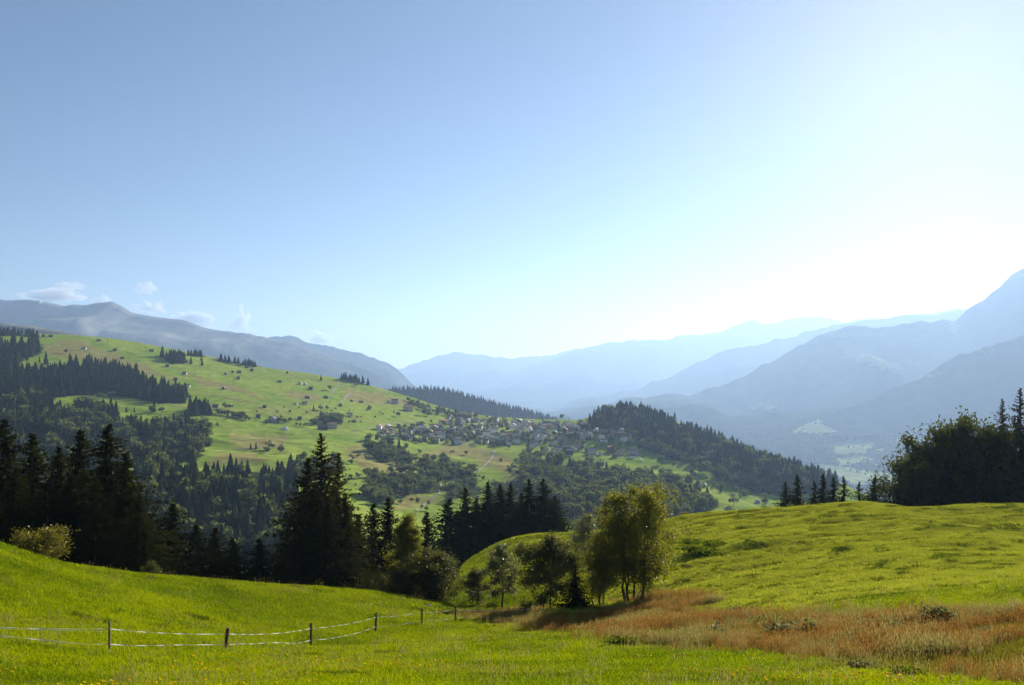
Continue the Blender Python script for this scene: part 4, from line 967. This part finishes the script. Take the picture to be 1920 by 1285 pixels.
# ------------------------------------------------------------------ houses and barns
def gable(name, L, W_, Hw, rise, over=.6, th=.35):
    """walls with gable ends and a pitched roof; ridge along x"""
    mb = MB(); l, w_ = L/2, W_/2
    mb.add([(-l,-w_,-2),(l,-w_,-2),(l,w_,-2),(-l,w_,-2),(-l,-w_,Hw),(l,-w_,Hw),(l,w_,Hw),(-l,w_,Hw),(-l,0,Hw+rise),(l,0,Hw+rise)],
           [(0,1,5,4),(2,3,7,6),(1,2,6,9,5),(3,0,4,8,7),(4,5,9,8),(6,7,8,9)])
    rf = MB(); lo = l+over; wo = w_+over; dz = rise*over/w_
    for s in (-1, 1):
        V = [(-lo,s*wo,Hw-dz+.06),(lo,s*wo,Hw-dz+.06),(lo,0,Hw+rise+.06),(-lo,0,Hw+rise+.06)]; V += [(a, b, c+th) for a, b, c in V]
        Fs = [(0,1,2,3),(7,6,5,4),(0,4,5,1),(1,5,6,2),(2,6,7,3),(3,7,4,0)]
        rf.add(V, Fs if s < 0 else [f[::-1] for f in Fs])
    return mb, rf
HV = []
for L, W_, Hw, rise in ((11, 9, 5.5, 2.4), (14, 10, 7, 2.6), (9, 8, 5, 2.6), (16, 11, 9, 2.4), (12, 8, 4, 2.2)):
    mb, rf = gable('house', L, W_, Hw, rise)
    walls = [mb.mesh('house_wall', m) for m in M_WALLS+M_WOODS]; roofs = [rf.mesh('house_roof', m) for m in M_ROOFS]
    win = []
    for zz in np.arange(1.2, Hw-1.0, 2.8):
        for xx in np.linspace(-L/2+1.6, L/2-1.6, max(2, int(L/3.2))):
            q = MB(); q.box(xx-.55, xx+.55, -W_/2-.06, -W_/2+.04, zz, zz+1.4); win.append(q)
    for zz in np.arange(1.2, Hw-1.0, 2.8):
        for yy in (-W_/4, W_/4):
            q = MB(); q.box(-L/2-.06, -L/2+.04, yy-.55, yy+.55, zz, zz+1.4); win.append(q)
    wins = [q.mesh('house_window', M_PANE) for q in win]
    ch = MB(); ch.box(L*.18, L*.18+.9, .6, 1.5, Hw+.5, Hw+rise+1.3); chm = ch.mesh('chimney', M_WALLS[2])
    HV.append((walls, roofs, wins, chm, max(L, W_)))
def house(x, y, z, rz, v, wi, ri, label, group, s=1.0, windows=False, cat='house', name='house', chimney=True):
    o = bpy.data.objects.new(name, None); COL.objects.link(o); o.location = (x, y, z); o.rotation_euler = (0, 0, rz); o.scale = (s, s, s)
    o['label'] = label; o['category'] = cat
    if group: o['group'] = group
    W4 = HV[v]
    obj('wall', W4[0][wi], o); r_ = obj('roof', W4[1][ri], o)
    if chimney: obj('chimney', W4[3], r_)
    if windows:
        for q in W4[2]: obj('window', q, o)
    return o
VILL = [(([(700,805),(760,800),(800,797),(830,800),(830,830),(780,830),(720,822)], 46, 'small house in the left quarter of the hill village')),
        ([(835,772),(880,775),(900,790),(870,800),(830,796)], 28, 'small house in the steep upper rows of the hill village'),
        ([(840,803),(930,800),(935,834),(880,832),(845,828)], 44, 'small house in the dense middle of the hill village'),
        ([(900,788),(1020,792),(1020,812),(935,806)], 40, 'small house along the skyline rows of the hill village'),
        ([(940,812),(1060,806),(1060,834),(945,834)], 40, 'small house in the centre right of the hill village'),
        ([(1020,796),(1100,800),(1110,825),(1062,822)], 24, 'small house below the church of the hill village'),
        ([(1000,838),(1060,836),(1120,846),(1130,858),(1060,858)], 12, 'house in the lowest row above the broad wood'),
        ([(1115,805),(1180,812),(1190,835),(1130,830)], 12, 'small house at the right end of the village'),
        ([(1140,845),(1190,852),(1190,860),(1150,862)], 8, 'house in the outlying row right of the village')]
taken = []
def house_label(v, wi, ri, lb):
    sz = ('', 'long ', 'compact ', 'large ', '')[v]; wl = ('white', 'cream', 'grey', 'pink', 'brown timber', 'weathered timber')[wi]; rf = ('dark slate', 'brown', 'red tiled', 'pale')[ri]
    return sz+wl+' house, '+rf+' roof'+lb[lb.index(' ', lb.index('house')):]
for poly, n, lb in VILL:
    a = np.array(poly); lo, hi = a.min(0), a.max(0); q = rng.uniform(lo, hi, (n*14, 2)); q = q[inpoly(q[:, 0], q[:, 1], poly)]
    x, y, z, ok = hit(ground_md, q[:, 0], q[:, 1], 900, 2000, 300); c = 0
    for i in range(len(q)):
        if c >= n or not ok[i]: continue
        if any((x[i]-tx)**2+((y[i]-ty)*.75)**2 < 13**2 for tx, ty in taken): continue
        taken.append((x[i], y[i])); c += 1
        v = int(rng.choice(5, p=[.32, .2, .24, .1, .14])); wi = int(rng.choice(6, p=[.38, .18, .10, .05, .22, .07])); ri = int(rng.choice(4, p=[.16, .38, .26, .20]))
        house(x[i], y[i], z[i]+.3, rng.choice([0, math.pi/2])+rng.normal(.15, .22), v, wi, ri, house_label(v, wi, ri, lb), 'village houses'+lb[lb.index(' ', lb.index('house')):], rng.uniform(.68, .98), windows=(y[i] < 1310))
def at_md(px, y_):
    return tuple(float(v[0]) for v in hit(ground_md, px, y_, 380, 2050, 420))[:3]
marked = [(938,834,1,4,0,1.25,.3,'big dark timber barn at the front edge of the village terrace'),(1010,831,3,0,3,1.1,.1,'large white building with rows of windows above the broad wood'),(1000,839,1,0,3,.8,.2,'white house with pale roof just below the large white one'),
          (1063,842,1,4,1,1.1,.1,'long brown chalet left of the lowest rows'),(1046,846,1,0,0,1.0,.1,'white chalet with dark roof in the lowest row'),(1068,852,1,4,3,1.0,-.1,'chalet with pale roof at the wood edge'),(1110,852,1,1,3,1.1,.1,'pale roofed house above the small green field'),
          (765,771,3,3,1,1.25,.5,'large pink walled farmhouse above the village'),(740,757,1,2,0,1.2,.2,'long grey farm building on the pasture above the village'),(728,757,2,0,0,.9,.2,'small white house beside the long grey farm'),(857,833,3,0,0,.95,.2,'tall white house at the terrace tip'),
          (605,806,4,4,1,1.5,.25,'long dark farm barn on the lower pasture'),(622,804,1,2,1,1.2,.5,'pale gabled end house of the long farm'),(629,783,1,0,3,1.0,.3,'white roofed shed behind the grove'),(657,781,2,1,3,1.0,.2,'pale shed on the pasture right of the grove'),
          (513,791,2,2,0,1.25,1.3,'grey gabled barn with pale end wall by the hedge'),(210,744,1,4,0,.95,.3,'dark farmhouse on the bright meadow at left'),(346,703,1,1,1,.75,.2,'cream farmhouse above the dark wood belt'),(353,726,2,0,1,.8,.2,'white cottage at the right end of the wood belt'),(329,714,2,4,1,.9,.2,'brown house in the top of the wood belt'),
          (747,921,2,0,0,.75,.2,'small white and dark hut on the low field'),(782,924,2,4,0,.7,.1,'small timber hut right of the white one on the low field'),(82,632,2,4,0,.9,.1,'left dark barn on the far left skyline'),(96,632,4,4,0,.9,.1,'right dark barn on the far left skyline')]
for px, y_, v, wi, ri, s, rz, lb in marked:
    x, y, z = at_md(px, y_); house(x, y, z+.3, rz, v, wi, ri, lb, None, s*.82, windows=True, cat='barn' if ('barn' in lb or 'shed' in lb or 'hut' in lb) else 'house', name='barn' if ('barn' in lb or 'shed' in lb or 'hut' in lb) else 'house', chimney='barn' not in lb and 'hut' not in lb)
barns = [(185,640,'hay barn highest on the left pasture below the skyline pole'),(158,655,'hay barn with a pale annex beside the tan field'),(216,658,'hay barn below the highest one on the left pasture'),(229,673,'hay barn on the tan slope left of the dark clump'),(284,659,'hay barn at the left end of the dark clump'),
 (314,688,'hay barn below the dark clump'),(404,764,'grey hut left of the round tree above the hedge'),(432,763,'hay barn right of the round tree above the hedge'),(420,730,'hay barn alone in mid pasture right of the wood belt'),(424,703,'lower left hay barn of the upper barn cluster'),(436,699,'middle hay barn of the upper barn cluster'),
 (448,700,'right hay barn of the upper barn cluster'),(447,711,'lowest hay barn of the upper barn cluster'),(472,696,'hay barn right of the upper barn cluster'),(463,690,'topmost hay barn of the upper barn cluster'),(539,700,'hay barn on the pasture skyline in the middle'),(524,717,'hay barn below the skyline one in the middle'),
 (563,721,'pale hut left of a dark barn in mid pasture'),(573,722,'dark hay barn right of the pale hut in mid pasture'),(583,731,'hay barn with long shadow below the dark one'),(496,765,'hay barn in the middle of the lower pasture'),(555,759,'pale fronted barn above the scattered bushes'),(571,758,'dark barn right of the pale fronted one'),
 (576,747,'small reddish hut below the brown patch'),(611,747,'hay barn left of the zigzag road'),(638,762,'hay barn at the foot of the steep road piece'),(660,753,'hay barn right of the steep road piece'),(677,755,'small hut with a bush right of the road'),(692,721,'hay barn just under the skyline clump'),(663,792,'dark barn right of the grove'),
 (484,784,'low farmhouse among hedge trees'),(562,787,'barn half hidden in the hedge left of the grove'),(692,768,'dark barn on the pasture left of the village'),(1340,884,'hut high on the fields below the knoll forest'),(1300,892,'dark barn left of the fields hut'),(1320,912,'white fronted barn in the lower fields'),(1380,914,'barn beside the wide round tree'),(1420,944,'pale barn at the low end of the fields'),(1457,922,'barn near the right end of the fields')]
for i, (px, y_, lb) in enumerate(barns):
    x, y, z = at_md(px, y_)
    pale = 'pale' in lb or 'white' in lb
    house(x, y, z+.2, random.choice([.2, 1.4])+random.uniform(-.25, .25), random.choice([0, 2, 4]), 2 if pale else 4 if i % 3 else 5, random.choice([0, 1, 0, 3 if pale else 0]), lb, 'barns scattered on the pastures', random.uniform(.55, .78), cat='barn', name='barn', chimney=False)
# hill village church
def church(x, y, z, hgt, label):
    o = bpy.data.objects.new('church', None); COL.objects.link(o); o.location = (x, y, z); o['label'] = label; o['category'] = 'church'
    k = hgt/34
    mb = MB(); mb.box(-3*k, 3*k, -3*k, 3*k, -2, 20*k); obj('tower', mb.mesh('tower', M_WALLS[2]), o)
    sp = MB(); sp.tube([(0, 0, 19.8*k), (0, 0, 22*k), (0, 0, 24*k), (0, 0, 34*k)], [4.4*k, 3.4*k, 2.2*k, .15*k], 8); obj('spire', sp.mesh('spire', M_ROOFS[0]), o)
    mb, rf = gable('nave', 20*k, 10*k, 9*k, 5*k); n_ = obj('nave', mb.mesh('nave', M_WALLS[0]), o, (12*k, 0, 0)); obj('roof', rf.mesh('nave_roof', M_ROOFS[0]), n_)
    for s in (-1, 1):
        b_ = MB(); b_.box(s*1.3*k-.6*k, s*1.3*k+.6*k, -3*k-.08, -3*k+.1, 15*k, 18*k); obj('belfry_opening', b_.mesh('belfry_opening', M_PANE), o)
x, y, z = at_md(1018, 799); church(x, y, z, 21/F*y*1.05, 'slim church tower with pointed spire on the village skyline')
vx, vy, vz, ok = (float(v[0]) for v in hit(ground_v, 1658, 915, 3850, 6500, 400)); church(vx, vy, vz, 30/F*vy, 'distant church with tall spire on the valley floor at right')
for i, (px, y_) in enumerate([(1533,816),(1538,818),(1545,815),(1562,813),(1565,811),(1570,812),(1528,820),(1555,818),(1590,812),(1600,813),(1612,814),(1638,871),(1643,873),(1682,876),(1690,877),(1510,864),(1514,866),(1590,838),(1595,842),(1580,816)]):
    x, y, z, ok = (float(v[0]) for v in hit(ground_v, px, y_, 3850, 6500, 400))
    lb = 'tiny house of the hazy hamlet at the top of the valley fields' if y_ < 830 else 'tiny farmhouse low on the hazy valley fields'
    house(x, y, z, random.uniform(0, 3), i % 4, 0 if i % 3 else 1, (3, 0, 3, 1)[i % 4], lb, 'hamlet houses on the valley floor' if y_ < 830 else 'farmhouses low on the valley floor', 1.25, chimney=False)
# white tent, power poles
x, y, z = at_md(533, 806); o = bpy.data.objects.new('canvas_tent', None); COL.objects.link(o); o.location = (x, y, z); o.rotation_euler = (0, 0, .2); o['label'] = 'small white tent on the bright lower pasture'; o['category'] = 'tent'
mb = MB(); mb.add([(-6,-3,-.5),(6,-3,-.5),(6,3,-.5),(-6,3,-.5),(-5,-3,2),(5,-3,2),(5,3,2),(-5,3,2),(-2.5,0,4.6),(2.5,0,4.6)], [(0,1,5,4),(1,2,6,5),(2,3,7,6),(3,0,4,7),(4,5,9,8),(5,6,9),(6,7,8,9),(7,4,8)]); obj('canvas', mb.mesh('canvas', M_FABRIC), o)
mb = MB(); mb.box(-.8, .8, -3.08, -2.98, 0, 1.8); obj('door_flap', mb.mesh('door_flap', M_WALLS[2]), o)
for px, yb, hp, lb in ((150,633,9,'power pole on the skyline above the tan field'),(202,646,10,'power pole between the upper hay barns'),(273,661,12,'power pole left of the dark clump'),(366,696,10,'power pole below the pair of lone spruces'),(437,721,9,'power pole below the upper barn cluster'),(14,628,9,'pale mast at the far left skyline'),(77,632,7,'small mast beside the left skyline barn')):
    x, y, z = at_md(px, yb); h = hp/F*y
    o = bpy.data.objects.new('power_pole', None); COL.objects.link(o); o.location = (x, y, z); o['label'] = lb; o['category'] = 'power pole'; o['group'] = 'power poles on the pasture'
    mb = MB(); mb.tube([(0, 0, -1), (0, 0, h)], [.28, .2], 6); obj('pole', mb.mesh('pole', M_WALLS[0] if 'mast' in lb else M_BARK), o)
    if 'mast' not in lb: mb = MB(); mb.box(-1.6, 1.6, -.12, .12, h-1.4, h-1.1); obj('crossarm', mb.mesh('crossarm', M_BARK), o)

# ------------------------------------------------------------------ air and clouds
mh, t, out = newmat('valley_haze')
pv = N(t, 'ShaderNodeVolumePrincipled'); pv.inputs['Color'].default_value = (0.47, 0.68, 1.0, 1); pv.inputs['Density'].default_value = HAZE_DENSITY
pv.inputs['Density Attribute'].default_value = ''; pv.inputs['Anisotropy'].default_value = 0.37
t.links.new(pv.outputs[0], out.inputs['Volume'])
mb = MB(); mb.box(-21000, 21000, -3000, 27500, -592, 1290)
hz = obj('haze', mb.mesh('haze', mh), kind='stuff', label='thin blue haze filling the valley air')

mc, t, out = newmat('cloud_vapour')
pv = N(t, 'ShaderNodeVolumePrincipled'); pv.inputs['Color'].default_value = (0.98, 0.98, 0.98, 1); pv.inputs['Density'].default_value = 0.0042
pv.inputs['Density Attribute'].default_value = ''; pv.inputs['Anisotropy'].default_value = 0.35
t.links.new(pv.outputs[0], out.inputs['Volume'])
def cloud(px, y, wpx, hpx, Yc, label, seed):
    nu, nv = 64, 32; V = []
    th = np.linspace(0, 2*math.pi, nu, endpoint=False); ph = np.linspace(.08, math.pi-.08, nv)
    T, P_ = np.meshgrid(th, ph)
    n = np.stack([np.sin(P_)*np.cos(T), np.sin(P_)*np.sin(T), np.cos(P_)], -1)
    d = 1+.75*fbm(n[..., 0]*3.0+seed, n[..., 2]*3.0+n[..., 1]*2.1, 4, seed); d = np.maximum(d, .2)
    a = wpx/F*Yc/2; b = hpx/F*Yc/2
    q = n*d[..., None]*np.array([a, a*.7, b])
    q[..., 2] = np.where(q[..., 2] < 0, q[..., 2]*.6, q[..., 2])
    V = q.reshape(-1, 3); m = len(V); V = np.r_[V, [V[:nu].mean(0)], [V[-nu:].mean(0)]]
    Q = [(i*nu+j, (i+1)*nu+j, (i+1)*nu+(j+1) % nu, i*nu+(j+1) % nu) for i in range(nv-1) for j in range(nu)]
    Tt = [(m, j, (j+1) % nu) for j in range(nu)]+[(m+1, (nv-1)*nu+(j+1) % nu, (nv-1)*nu+j) for j in range(nu)]
    obj('cloud', mesh_np('cloud', V, [np.array(Q), np.array(Tt)], mc, smooth=True), loc=P3(px, y, Yc), label=label, cat='cloud', group='small clouds over the left ridge')
for i, c in enumerate([(130,533,46,15,13200,'small high wisp of cloud above the far left ridge'),(108,552,95,20,15500,'long low cloud resting above the far left ridge'),(275,538,34,20,13500,'faint round puff above the flat topped crest'),(284,574,56,18,17800,'flat wisp just right of the flat topped crest'),
     (352,604,86,34,25500,'bright cloud sitting on the ridge right of the crest'),(452,604,44,44,26500,'upright white puff above the middle of the left ridge'),(602,633,56,16,33500,'thin white cloud over the pointed peak at the ridge end'),(590,619,26,9,30500,'tiny puff above the thin white cloud'),(190,560,40,14,16500,'small pale cloud touching the ridge left of the crest')]):
    cloud(c[0], c[1]+5, c[2]*.85, c[3]*1.1, c[4]*1.14, c[5], 80+i)
